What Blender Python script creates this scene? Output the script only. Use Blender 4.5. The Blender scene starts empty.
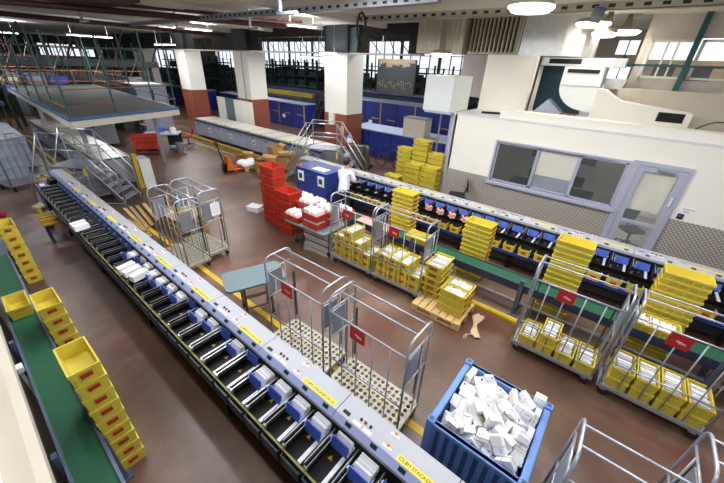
import bpy, bmesh, math, random
from mathutils import Vector, Matrix, Euler
random.seed(7)
S = bpy.context.scene
COL = S.collection
PI = math.pi

# ------------------------------------------------------------------ materials
def lin(h):
    h = h.lstrip('#')
    c = [int(h[i:i+2], 16)/255 for i in (0, 2, 4)]
    return tuple(x/12.92 if x <= .04045 else ((x+.055)/1.055)**2.4 for x in c) + (1,)
MATS = {}
def mat(name, h, rough=.5, metal=0, var=.12, scale=6, emit=0, alpha=1, bump=0, spec=.5, coat=0):
    if name in MATS: return MATS[name]
    m = bpy.data.materials.new(name); m.use_nodes = True
    nt = m.node_tree; b = nt.nodes['Principled BSDF']
    c = lin(h)
    b.inputs['Roughness'].default_value = rough
    b.inputs['Metallic'].default_value = metal
    b.inputs['Specular IOR Level'].default_value = spec
    if var > 0:
        tc = nt.nodes.new('ShaderNodeTexCoord'); nz = nt.nodes.new('ShaderNodeTexNoise')
        nz.inputs['Scale'].default_value = scale; nz.inputs['Detail'].default_value = 5
        mx = nt.nodes.new('ShaderNodeMix'); mx.data_type = 'RGBA'
        mx.inputs['A'].default_value = tuple(x*(1-var) for x in c[:3])+(1,)
        mx.inputs['B'].default_value = tuple(min(1, x*(1+var)) for x in c[:3])+(1,)
        nt.links.new(tc.outputs['Object'], nz.inputs['Vector'])
        nt.links.new(nz.outputs['Fac'], mx.inputs['Factor'])
        nt.links.new(mx.outputs['Result'], b.inputs['Base Color'])
        if bump:
            bp = nt.nodes.new('ShaderNodeBump'); bp.inputs['Strength'].default_value = bump; bp.inputs['Distance'].default_value = .01
            nt.links.new(nz.outputs['Fac'], bp.inputs['Height']); nt.links.new(bp.outputs['Normal'], b.inputs['Normal'])
    else:
        b.inputs['Base Color'].default_value = c
    if emit:
        b.inputs['Emission Color'].default_value = c; b.inputs['Emission Strength'].default_value = emit
    if alpha < 1: b.inputs['Alpha'].default_value = alpha
    if coat: b.inputs['Coat Weight'].default_value = coat
    MATS[name] = m
    return m

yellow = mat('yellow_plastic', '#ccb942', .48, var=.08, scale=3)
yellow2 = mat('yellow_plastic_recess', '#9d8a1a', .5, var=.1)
inkred = mat('red_label', '#a8281c', .5)
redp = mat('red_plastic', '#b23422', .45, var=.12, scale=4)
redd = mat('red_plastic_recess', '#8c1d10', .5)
paper = mat('white_paper', '#f1f1f6', .7, var=.06, scale=9)
paper2 = mat('cream_paper', '#d8d2c4', .7, var=.1, scale=9)
paperb = mat('pale_blue_paper', '#a9bfdc', .7, var=.1)
pinkp = mat('pink_paper', '#d99a90', .7, var=.08)
grey = mat('machine_grey_paint', '#a3a5ad', .45, var=.05, scale=2)
lip = mat('machine_lip_paint', '#9aa3cf', .4, var=.05)
black = mat('black_rubber', '#060607', .5, var=.2, spec=.2)
blackm = mat('black_metal', '#151618', .32, .3, var=.2)
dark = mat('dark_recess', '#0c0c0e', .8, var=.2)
chrome = mat('brushed_steel', '#c9cbd0', .28, .9, var=.08, scale=20)
galv = mat('galvanised_tube', '#a9adb8', .38, .55, var=.12, scale=14)
bluep = mat('blue_paddle', '#4460bd', .42, var=.1)
blueed = mat('blue_paddle_edge', '#a9b9ea', .4)
bluem = mat('blue_machine_paint', '#2a3f8a', .45, var=.12)
navy = mat('navy_paint', '#2b3347', .45, var=.15)
olive = mat('olive_strip', '#77722f', .6, var=.2)
labely = mat('yellow_label', '#d9c63a', .5, var=.04)
orange = mat('orange_lens', '#f08a1c', .35, var=.05)
green = mat('green_belt', '#1f5138', .6, var=.14, scale=4, spec=.25)
greenl = mat('green_lens', '#16281f', .35)
steel = mat('painted_steel_blue_grey', '#56617a', .45, .3, var=.12)
beige = mat('beige_paint', '#c9c0ae', .5, var=.08, scale=3)
white = mat('white_paint', '#efebe0', .6, var=.03, scale=2)
whitec = mat('cool_white_panel', '#dfe4e2', .5, var=.04)
brick = mat('brick_red_paint', '#8a4a34', .6, var=.18, scale=4)
wood = mat('pallet_wood', '#c7a871', .75, var=.25, scale=12)
wood2 = mat('weathered_wood', '#a58a58', .8, var=.3, scale=14)
card = mat('cardboard', '#b08a55', .8, var=.15)
cardl = mat('red_brown_board', '#8d5c46', .7, var=.2)
teal = mat('teal_paint', '#28595c', .5, var=.15)
orangem = mat('orange_paint', '#e06a20', .45, var=.15)
orangerail = mat('orange_brown_rail', '#8f5c3a', .55, var=.2)
bluebin = mat('blue_bin_plastic', '#5f86c4', .45, var=.12, scale=5)
bluebin_d = mat('blue_bin_recess', '#274472', .5, var=.15)
tablet = mat('blue_grey_laminate', '#62757a', .5, var=.12, scale=3)
rustm = mat('worn_steel_leg', '#6f675c', .5, .6, var=.3, scale=18)
plate = mat('grey_plate', '#8b919b', .4, .4, var=.12)
deckm = mat('cream_deck', '#a29d8e', .5, .2, var=.15, scale=8)
strapm = mat('dark_strap', '#35392f', .8, var=.2)
skin = mat('skin', '#c18e6e', .55, var=.06)
shirt = mat('white_cotton', '#dfe2ea', .85, var=.05)
trous = mat('dark_trousers', '#26262a', .85, var=.1)
hairm = mat('dark_hair', '#1d1713', .6, var=.3, scale=60)
maroon = mat('maroon_pipe', '#4a2422', .5, var=.2)
ceilm = mat('ceiling_plaster', '#d2ccc0', .8, var=.08, scale=.8)
ductm = mat('duct_sheet', '#b3ab98', .45, .45, var=.12, scale=5)
ductg = mat('galvanised_sheet', '#c4c4c0', .32, .75, var=.22, scale=7)
darkgrey = mat('dark_grey_paint', '#33373b', .6, var=.2)
rack = mat('rack_dark_teal', '#22302f', .6, var=.35, scale=2)
lampw = mat('lamp_diffuser', '#fff6e4', .5, var=0, emit=9)
lampc = mat('tube_light', '#f4f8ff', .5, var=0, emit=9)
daylight = mat('daylit_window', '#e9f0fb', .5, var=0, emit=1.25)
bronze = mat('blackboard', '#2d2f33', .6, var=.15)
gold = mat('skyline_line', '#7d7058', .6)
cable = mat('black_cable', '#141414', .6, var=.1)
redcable = mat('red_cable', '#8c2c2c', .6)
rubber = mat('tyre_rubber', '#201d1b', .7, var=.2)
alum = mat('lilac_aluminium', '#b6b8cc', .4, .25, var=.06)
tapem = mat('cream_sheet', '#c9b48c', .6, var=.2, scale=14)
amber = mat('warning_amber', '#a87a1a', .5, var=.1)
inkk = mat('black_ink', '#20201c', .7, var=0)
inkb = mat('blue_ink', '#3a4f9a', .7, var=.1)
whitehard = mat('white_mark', '#e8e8ea', .6, var=.02)
tyel = mat('yellow_steel', '#bb9a28', .5, var=.2, scale=8)
textile = mat('dark_upholstery', '#222428', .85, var=.15)
fruitred = mat('red_upholstery', '#9c2020', .8)
lilacw = mat('pale_blue_machine', '#aab4c8', .45, var=.08, scale=2)

def floor_material():
    m = bpy.data.materials.new('brown_painted_concrete'); m.use_nodes = True
    nt = m.node_tree; b = nt.nodes['Principled BSDF']; N = nt.nodes.new; L = nt.links.new
    tc = N('ShaderNodeTexCoord')
    n1 = N('ShaderNodeTexNoise'); n1.inputs['Scale'].default_value = .55; n1.inputs['Detail'].default_value = 8; n1.inputs['Roughness'].default_value = .62
    n2 = N('ShaderNodeTexNoise'); n2.inputs['Scale'].default_value = 5; n2.inputs['Detail'].default_value = 6
    r = N('ShaderNodeValToRGB'); e = r.color_ramp.elements
    e[0].position = .28; e[0].color = lin('#45332b'); e[1].position = .72; e[1].color = lin('#8a7263')
    x = e.new(.5); x.color = lin('#624839')
    mx = N('ShaderNodeMix'); mx.data_type = 'RGBA'; mx.blend_type = 'MULTIPLY'; mx.inputs['Factor'].default_value = .62
    r2 = N('ShaderNodeValToRGB'); r2.color_ramp.elements[0].color = (.55, .5, .48, 1); r2.color_ramp.elements[1].color = (1.1, 1.1, 1.1, 1)
    L(tc.outputs['Object'], n1.inputs['Vector']); L(tc.outputs['Object'], n2.inputs['Vector'])
    L(n1.outputs['Fac'], r.inputs['Fac']); L(n2.outputs['Fac'], r2.inputs['Fac'])
    L(r.outputs['Color'], mx.inputs['A']); L(r2.outputs['Color'], mx.inputs['B'])
    # worn red patches
    n3 = N('ShaderNodeTexNoise'); n3.inputs['Scale'].default_value = .9;
    mp = N('ShaderNodeMapping'); mp.inputs['Location'].default_value = (11, 5, 2)
    L(tc.outputs['Object'], mp.inputs['Vector']); L(mp.outputs['Vector'], n3.inputs['Vector'])
    r3 = N('ShaderNodeValToRGB'); r3.color_ramp.elements[0].position = .55; r3.color_ramp.elements[1].position = .68
    mx2 = N('ShaderNodeMix'); mx2.data_type = 'RGBA'; mx2.inputs['B'].default_value = lin('#5a2a20')
    ml = N('ShaderNodeMath'); ml.operation = 'MULTIPLY'; ml.inputs[1].default_value = .6
    L(n3.outputs['Fac'], r3.inputs['Fac']); L(r3.outputs['Color'], ml.inputs[0]); L(ml.outputs[0], mx2.inputs['Factor'])
    L(mx.outputs['Result'], mx2.inputs['A']); L(mx2.outputs['Result'], b.inputs['Base Color'])
    mr = N('ShaderNodeMapRange'); mr.inputs['To Min'].default_value = .22; mr.inputs['To Max'].default_value = .5
    L(n1.outputs['Fac'], mr.inputs['Value']); L(mr.outputs['Result'], b.inputs['Roughness'])
    bp = N('ShaderNodeBump'); bp.inputs['Strength'].default_value = .08; bp.inputs['Distance'].default_value = .02
    L(n2.outputs['Fac'], bp.inputs['Height']); L(bp.outputs['Normal'], b.inputs['Normal'])
    return m
def tread_material():
    m = bpy.data.materials.new('tread_plate'); m.use_nodes = True
    nt = m.node_tree; b = nt.nodes['Principled BSDF']; N = nt.nodes.new; L = nt.links.new
    tc = N('ShaderNodeTexCoord'); sp = N('ShaderNodeSeparateXYZ'); cb = N('ShaderNodeCombineXYZ'); mp = N('ShaderNodeMapping')
    v = N('ShaderNodeTexVoronoi'); v.voronoi_dimensions = '2D'; v.inputs['Scale'].default_value = 17; v.inputs['Randomness'].default_value = 0
    mp.inputs['Rotation'].default_value = (0, 0, PI/4)
    r = N('ShaderNodeValToRGB'); r.color_ramp.elements[0].position = .24; r.color_ramp.elements[0].color = lin('#c9c3b9')
    r.color_ramp.elements[1].position = .38; r.color_ramp.elements[1].color = lin('#918a81')
    L(tc.outputs['Object'], sp.inputs['Vector']); L(sp.outputs['Y'], cb.inputs['X']); L(sp.outputs['Z'], cb.inputs['Y']); L(cb.outputs['Vector'], mp.inputs['Vector'])
    L(mp.outputs['Vector'], v.inputs['Vector']); L(v.outputs['Distance'], r.inputs['Fac'])
    L(r.outputs['Color'], b.inputs['Base Color']); b.inputs['Metallic'].default_value = .15; b.inputs['Roughness'].default_value = .4
    return m
def glass_material(name, tint, alpha, rough=.05):
    m = bpy.data.materials.new(name); m.use_nodes = True
    b = m.node_tree.nodes['Principled BSDF']
    b.inputs['Base Color'].default_value = lin(tint); b.inputs['Roughness'].default_value = rough; b.inputs['Alpha'].default_value = alpha
    b.inputs['Specular IOR Level'].default_value = .6
    return m
FLOOR = floor_material(); TREAD = tread_material()
GLASS = glass_material('window_glass', '#4c5052', .5); CLEAR = glass_material('clear_glass', '#c9d2d2', .12)

# ------------------------------------------------------------------ mesh helpers
class MB:
    def __init__(s): s.v = []; s.f = []; s.m = []
    def add(s, vs, fs, m=0):
        o = len(s.v); s.v += [tuple(v) for v in vs]
        for f in fs: s.f.append(tuple(i+o for i in f)); s.m.append(m)
        return s
    BF = [(0, 3, 2, 1), (4, 5, 6, 7), (0, 1, 5, 4), (1, 2, 6, 5), (2, 3, 7, 6), (3, 0, 4, 7)]
    def box(s, x0, x1, y0, y1, z0, z1, m=0):
        return s.add([(x0, y0, z0), (x1, y0, z0), (x1, y1, z0), (x0, y1, z0), (x0, y0, z1), (x1, y0, z1), (x1, y1, z1), (x0, y1, z1)], s.BF, m)
    def cbox(s, c, d, m=0, rot=None):
        vs = [Vector((sx*d[0]/2, sy*d[1]/2, sz*d[2]/2)) for sz in (-1, 1) for sx, sy in ((-1, -1), (1, -1), (1, 1), (-1, 1))]
        if rot is not None:
            R = Euler(rot).to_matrix(); vs = [R @ v for v in vs]
        return s.add([v+Vector(c) for v in vs], s.BF, m)
    def frus(s, r0, z0, r1, z1, m=0):
        a, b = r0, r1
        return s.add([(a[0], a[2], z0), (a[1], a[2], z0), (a[1], a[3], z0), (a[0], a[3], z0), (b[0], b[2], z1), (b[1], b[2], z1), (b[1], b[3], z1), (b[0], b[3], z1)], s.BF, m)
    def bar(s, p, q, r, n=8, m=0, r2=None):
        p, q = Vector(p), Vector(q); d = (q-p)
        if d.length < 1e-6: return s
        d.normalize(); u = d.orthogonal().normalized(); w = d.cross(u); r2 = r if r2 is None else r2
        vs = [p+(u*math.cos(2*PI*i/n)+w*math.sin(2*PI*i/n))*r for i in range(n)]+[q+(u*math.cos(2*PI*i/n)+w*math.sin(2*PI*i/n))*r2 for i in range(n)]
        fs = [(i, (i+1) % n, n+(i+1) % n, n+i) for i in range(n)]+[tuple(range(n-1, -1, -1)), tuple(range(n, 2*n))]
        return s.add(vs, fs, m)
    def tube(s, pts, r, n=8, m=0, closed=False):
        pts = [Vector(p) for p in pts]; k = len(pts); vs = []; fs = []; up = None
        for i, p in enumerate(pts):
            a = pts[i-1] if (i or closed) else p; b = pts[(i+1) % k] if (i < k-1 or closed) else p
            d = (b-a).normalized()
            if up is None: u = d.orthogonal().normalized()
            else:
                u = (up-d*up.dot(d)); u = u.normalized() if u.length > 1e-5 else d.orthogonal().normalized()
            up = u; w = d.cross(u)
            vs += [p+(u*math.cos(2*PI*j/n)+w*math.sin(2*PI*j/n))*r for j in range(n)]
        for i in range(k if closed else k-1):
            a = i*n; b = ((i+1) % k)*n
            fs += [(a+j, a+(j+1) % n, b+(j+1) % n, b+j) for j in range(n)]
        if not closed: fs += [tuple(range(n-1, -1, -1)), tuple((k-1)*n+j for j in range(n))]
        return s.add(vs, fs, m)
    def prism(s, poly, a, b, axis='x', m=0):
        n = len(poly)
        def P(t, p): return {'x': (t, p[0], p[1]), 'y': (p[0], t, p[1]), 'z': (p[0], p[1], t)}[axis]
        vs = [P(a, p) for p in poly]+[P(b, p) for p in poly]
        return s.add(vs, [tuple(range(n-1, -1, -1)), tuple(range(n, 2*n))]+[(i, (i+1) % n, n+(i+1) % n, n+i) for i in range(n)], m)
    def lathe(s, prof, c=(0, 0, 0), n=20, m=0):
        k = len(prof); vs = []
        for i in range(n):
            a = 2*PI*i/n
            vs += [(c[0]+r*math.cos(a), c[1]+r*math.sin(a), c[2]+z) for r, z in prof]
        fs = []
        for i in range(n):
            j = (i+1) % n
            for t in range(k-1): fs.append((i*k+t, j*k+t, j*k+t+1, i*k+t+1))
        return s.add(vs, fs, m)
    def mesh(s, name, mats, smooth=False):
        me = bpy.data.meshes.new(name); me.from_pydata(s.v, [], s.f)
        for m in (mats if isinstance(mats, (list, tuple)) else [mats]): me.materials.append(m)
        me.polygons.foreach_set('material_index', s.m)
        bm = bmesh.new(); bm.from_mesh(me); bmesh.ops.recalc_face_normals(bm, faces=bm.faces); bm.to_mesh(me); bm.free()
        if smooth: me.polygons.foreach_set('use_smooth', [True]*len(me.polygons))
        me.update(); return me
    def build(s, name, mats, parent=None, loc=(0, 0, 0), rz=0, smooth=False, label=None, bevel=0):
        return link(name, s.mesh(name, mats, smooth), parent, loc, rz, label, bevel)
def link(name, me, parent=None, loc=(0, 0, 0), rz=0, label=None, bevel=0):
    o = bpy.data.objects.new(name, me); COL.objects.link(o)
    o.location = loc; o.rotation_euler = (0, 0, rz)
    if parent: o.parent = parent
    if label: o['label'] = label
    if bevel:
        md = o.modifiers.new('bevel', 'BEVEL'); md.width = bevel; md.segments = 2; md.limit_method = 'ANGLE'
    return o
def tag(o, label, cat, group=None, kind=None):
    o['label'] = label; o['category'] = cat
    if group: o['group'] = group
    if kind: o['kind'] = kind
    return o
def thing(name, label, cat, loc=(0, 0, 0), rz=0, group=None):
    o = bpy.data.objects.new(name, None); COL.objects.link(o); o.empty_display_size = .1
    o.location = loc; o.rotation_euler = (0, 0, rz)
    return tag(o, label, cat, group)
def struct(name, mb, mats, label=None):
    o = mb.build(name, mats); o['kind'] = 'structure'
    if label: o['label'] = label
    return o
CH = {}
def kids(o):
    if o.name not in CH: CH[o.name] = [c for c in bpy.data.objects if c.parent == o]
    return CH[o.name]
def copy_tree(o, parent=None):
    c = o.copy(); COL.objects.link(c)
    if parent: c.parent = parent; c.matrix_parent_inverse = o.matrix_parent_inverse.copy()
    for k in kids(o): copy_tree(k, c)
    return c
class Proto:
    """first use hands out the built thing itself, later uses hand out copies of it and of its parts"""
    def __init__(s, root): s.root = root; s.used = False; kids(root); [kids(k) for k in kids(root)]
    def get(s, label, cat, loc, rz=0, group=None):
        o = copy_tree(s.root) if s.used else s.root
        s.used = True
        o.location = loc; o.rotation_euler = (0, 0, rz)
        o['label'] = label; o['category'] = cat
        if group: o['group'] = group
        return o
ORD = ['top one', 'second down', 'third down', 'fourth down', 'fifth down', 'sixth down', 'seventh down', 'eighth down', 'ninth down', 'tenth down', 'eleventh down', 'twelfth down', 'thirteenth down', 'fourteenth down']
NTH = ['first', 'second', 'third', 'fourth', 'fifth', 'sixth', 'seventh', 'eighth', 'ninth', 'tenth', 'eleventh', 'twelfth', 'thirteenth', 'fourteenth', 'fifteenth', 'sixteenth', 'seventeenth', 'eighteenth', 'nineteenth', 'twentieth', 'twenty-first', 'twenty-second', 'twenty-third', 'twenty-fourth', 'twenty-fifth', 'twenty-sixth', 'twenty-seventh', 'twenty-eighth', 'twenty-ninth', 'thirtieth', 'thirty-first', 'thirty-second', 'thirty-third', 'thirty-fourth', 'thirty-fifth', 'thirty-sixth', 'thirty-seventh', 'thirty-eighth', 'thirty-ninth', 'fortieth']
def text(parent, body, size, loc, rot, material, name='lettering', align='CENTER'):
    cu = bpy.data.curves.new(name, 'FONT'); cu.body = body; cu.size = size; cu.align_x = align; cu.align_y = 'CENTER'; cu.extrude = .0006
    t = bpy.data.objects.new('text_source', cu); me = bpy.data.meshes.new_from_object(t)
    bpy.data.objects.remove(t); bpy.data.curves.remove(cu)
    me.materials.clear(); me.materials.append(material)
    o = link(name, me, parent, loc); o.rotation_euler = rot
    return o
# ------------------------------------------------------------------ crates
def crate_mesh(W, L, h, mats, rib=3, i0=.012):
    m = MB(); a, b = W/2, L/2; t = .014
    zf = h*.80
    m.frus((-a+i0, a-i0, -b+i0, b-i0), 0, (-a+i0*.5, a-i0*.5, -b+i0*.5, b-i0*.5), zf)
    # rim band, open in the middle
    o = [(-a, -b), (a, -b), (a, b), (-a, b)]; n = [(-a+t, -b+t), (a-t, -b+t), (a-t, b-t), (-a+t, b-t)]; fl = [(-a+.03, -b+.03), (a-.03, -b+.03), (a-.03, b-.03), (-a+.03, b-.03)]
    vs = [(x, y, zf) for x, y in o]+[(x, y, h) for x, y in o]+[(x, y, h) for x, y in n]+[(x, y, .02) for x, y in fl]
    fs = []
    for k in range(4):
        j = (k+1) % 4
        fs += [(k, j, 4+j, 4+k), (4+k, 4+j, 8+j, 8+k), (8+k, 8+j, 12+j, 12+k)]
    fs.append((12, 13, 14, 15))
    m.f = m.f[:1]+m.f[2:]; m.m = m.m[:-1]     # the lower shell has no lid: the cavity shows its own floor
    m.add(vs, fs)
    m.add([(x, y, zf) for x, y in o]+[(-a+i0*.5, -b+i0*.5, zf), (a-i0*.5, -b+i0*.5, zf), (a-i0*.5, b-i0*.5, zf), (-a+i0*.5, b-i0*.5, zf)], [(k, k+4, (k+1) % 4+4, (k+1) % 4) for k in range(4)])
    for s_ in (-1, 1):
        # grip recess at each end, ribs along the sides
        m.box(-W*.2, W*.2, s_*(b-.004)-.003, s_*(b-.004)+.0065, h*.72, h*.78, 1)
        for k in range(rib):
            y = -b+L*(k+1)/(rib+1)
            m.box(s_*(a-.007)-.006, s_*(a-.007)+.006, y-.008, y+.008, h*.12, zf)
        m.box(-W*.36, -W*.30, s_*(b-.009)-.005, s_*(b-.009)+.008, h*.1, zf); m.box(W*.30, W*.36, s_*(b-.009)-.005, s_*(b-.009)+.008, h*.1, zf)
    return m
def make_crate(name, W, L, h, mats, label=True, rib=3, i0=.012):
    r = crate_mesh(W, L, h, mats, rib, i0).build(name, mats)
    if label:
        lb = MB(); b = L/2
        lb.box(-W*.19, W*.19, -b-.0035, -b+.008, h*.44, h*.66, 0)
        lb.build('end_label', [inkred], r, label='dark red end label')
    return r
PN = .172
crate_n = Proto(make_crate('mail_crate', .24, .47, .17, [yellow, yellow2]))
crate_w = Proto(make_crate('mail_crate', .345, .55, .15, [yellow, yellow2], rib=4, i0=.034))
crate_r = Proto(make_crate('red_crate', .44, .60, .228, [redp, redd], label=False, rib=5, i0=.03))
def letters_mesh(W, L, h, seed=0, fill=.9, pal=(0, 0, 0, 0, 1, 0, 0, 0, 2, 0, 1, 3)):
    rnd = random.Random(seed); m = MB(); y = -L/2+.02
    while y < -L/2+L*fill:
        t = rnd.uniform(.006, .016); hh = h*rnd.uniform(.82, 1.12); w = (W-.05)*rnd.uniform(.82, 1)
        k = rnd.choice(pal); dx = rnd.uniform(-.01, .01); ln = rnd.uniform(.0, .02)
        z0 = .024
        m.add([(dx-w/2, y, z0), (dx+w/2, y, z0), (dx+w/2, y+t, z0), (dx-w/2, y+t, z0), (dx-w/2, y+ln, hh), (dx+w/2, y+ln, hh), (dx+w/2, y+t+ln, hh), (dx-w/2, y+t+ln, hh)], MB.BF, k)
        y += t+rnd.uniform(.0005, .002)
    return m.mesh('letters', [paper, paper2, paperb, paper2 if seed % 3 else pinkp])
LET_N = [letters_mesh(.225, .42, .15, seed=i) for i in range(4)]
LET_W = [letters_mesh(.33, .50, .135, seed=9+i) for i in range(3)]
LET_R = [letters_mesh(.40, .54, .24, seed=20+i) for i in range(3)]
LETCOUNT = [0]
def letters(me, x, y, z, rz, label, group='letters standing in crates'):
    o = link('letters', me[LETCOUNT[0] % len(me)], None, (x, y, z), rz); LETCOUNT[0] += 1
    return tag(o, label, 'mail', group, 'stuff')
def crate_stack(proto, x, y, n, pitch, desc, group, rz=0, z0=0, color='yellow', kind='crate', fill=None, jit=.004, first=0):
    rnd = random.Random(int(x*977+y*131)+n)
    for i in range(n):
        k = n-1-i
        lab = f"{color} {kind}, {ORD[k]} in {desc}" if n > 1 else f"single {color} {kind} in {desc}"
        proto.get(lab, 'crate', (x+rnd.uniform(-jit, jit), y+rnd.uniform(-jit, jit), z0+i*pitch), rz+rnd.uniform(-.012, .012), group)
    if fill: letters(fill, x, y, z0+(n-1)*pitch, rz, f"white letters on top of {desc}")

# left conveyor side
crate_stack(crate_n, .015, 3.285, 9, PN, 'the tall stack nearest the left green belt', 'crates in the tall near stack')
crate_stack(crate_n, .025, 5.13, 7, PN, 'the middle stack beside the left green belt', 'crates in the middle left stack')
crate_stack(crate_n, .04, 8.32, 7, PN, 'the farthest stack beside the left green belt', 'crates in the farthest left stack')
crate_n.get('single empty yellow mail crate standing on the left green belt', 'crate', (-.245, 5.88, .752), PI-.02)
# big stacks standing behind the right belt
crate_stack(crate_w, 6.12, 3.55, 14, .105, 'the stack behind the right belt nearest the worker', 'crates in stack behind right belt by worker')
crate_stack(crate_w, 6.19, 1.76, 12, .105, 'the low stack behind the right belt by the pallet', 'crates in low stack behind right belt')
crate_stack(crate_w, 6.12, .10, 14, .105, 'the stack behind the right belt at the half-filled cage', 'crates in stack behind half-filled cage')
crate_stack(crate_w, 6.12, -1.34, 14, .105, 'the stack behind the right belt at the nearest cage', 'crates in stack behind nearest cage')
crate_w.get('yellow mail crate with letters on the right belt, before the stack', 'crate', (5.66, -1.24, .662), 0)
letters(LET_W, 5.66, -1.24, .662, 0, 'white letters in the crate on the right belt before the stack')
crate_w.get('yellow mail crate on the right belt behind the middle roll cage', 'crate', (5.66, 2.82, .662), .04)
# pallet by the right belt
def pallet(name, label, W, L, loc, rz=0, slats=7, m=wood, group=None):
    r = thing(name, label, 'pallet', loc, rz, group)
    n = slats; g = L/n
    for i in range(n):
        MB().box(-W/2, W/2, -L/2+i*g+.008, -L/2+(i+1)*g-.008, .118, .14).build('deck_board', [m], r)
    for k in (-1, 0, 1):
        MB().box(k*(W/2-.05)-.05, k*(W/2-.05)+.05, -L/2, L/2, .095, .118).build('stringer_board', [m], r)
        for j in (-1, 0, 1): MB().box(k*(W/2-.05)-.05, k*(W/2-.05)+.05, j*(L/2-.07)-.07, j*(L/2-.07)+.07, .02, .095).build('block', [m], r)
        MB().box(k*(W/2-.05)-.05, k*(W/2-.05)+.05, -L/2, L/2, 0, .02).build('bottom_board', [m], r)
    return r
pallet('pallet', 'pale wooden pallet carrying yellow crates beside the right belt', .74, .95, (4.72, 1.68, 0), .02)
crate_stack(crate_w, 4.98, 1.99, 5, .138, 'the four-high stack on the pallet', 'crates in the four-high pallet stack', -PI/2+.03, .14, fill=LET_W)
for j, (yy, nm) in enumerate(((1.99, 0),)): pass
crate_stack(crate_n, 4.62, 1.48, 3, .15, 'the aisle-side low stack on the pallet', 'crates in the aisle-side pallet stack', 0, .14, fill=LET_N)
crate_stack(crate_n, 4.885, 1.48, 3, .15, 'the belt-side low stack on the pallet', 'crates in the belt-side pallet stack', 0, .14, fill=LET_N)
# background stacks past the right machine
for x, y, n, d in ((8.9, 5.72, 5, 'the short outer stack'), (9.08, 5.06, 8, 'the middle front stack'), (9.08, 4.49, 8, 'the front stack by the office'), (9.5, 5.68, 10, 'the rear stack by the bicycle'), (9.5, 5.10, 12, 'the tallest stack'), (9.5, 4.52, 10, 'the rear stack by the office')):
    crate_stack(crate_w, x, y, n, .165, d+' beyond the right machine', 'crates in '+d+' beyond the machine', 0)
# red crates
crate_stack(crate_r, 4.98, 6.98, 7, .232, 'the taller red stack on the floor', 'crates in the taller red stack', color='red', kind='crate')
crate_stack(crate_r, 4.88, 6.24, 5, .232, 'the shorter red stack on the floor', 'crates in the shorter red stack', color='red', kind='crate')

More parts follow.
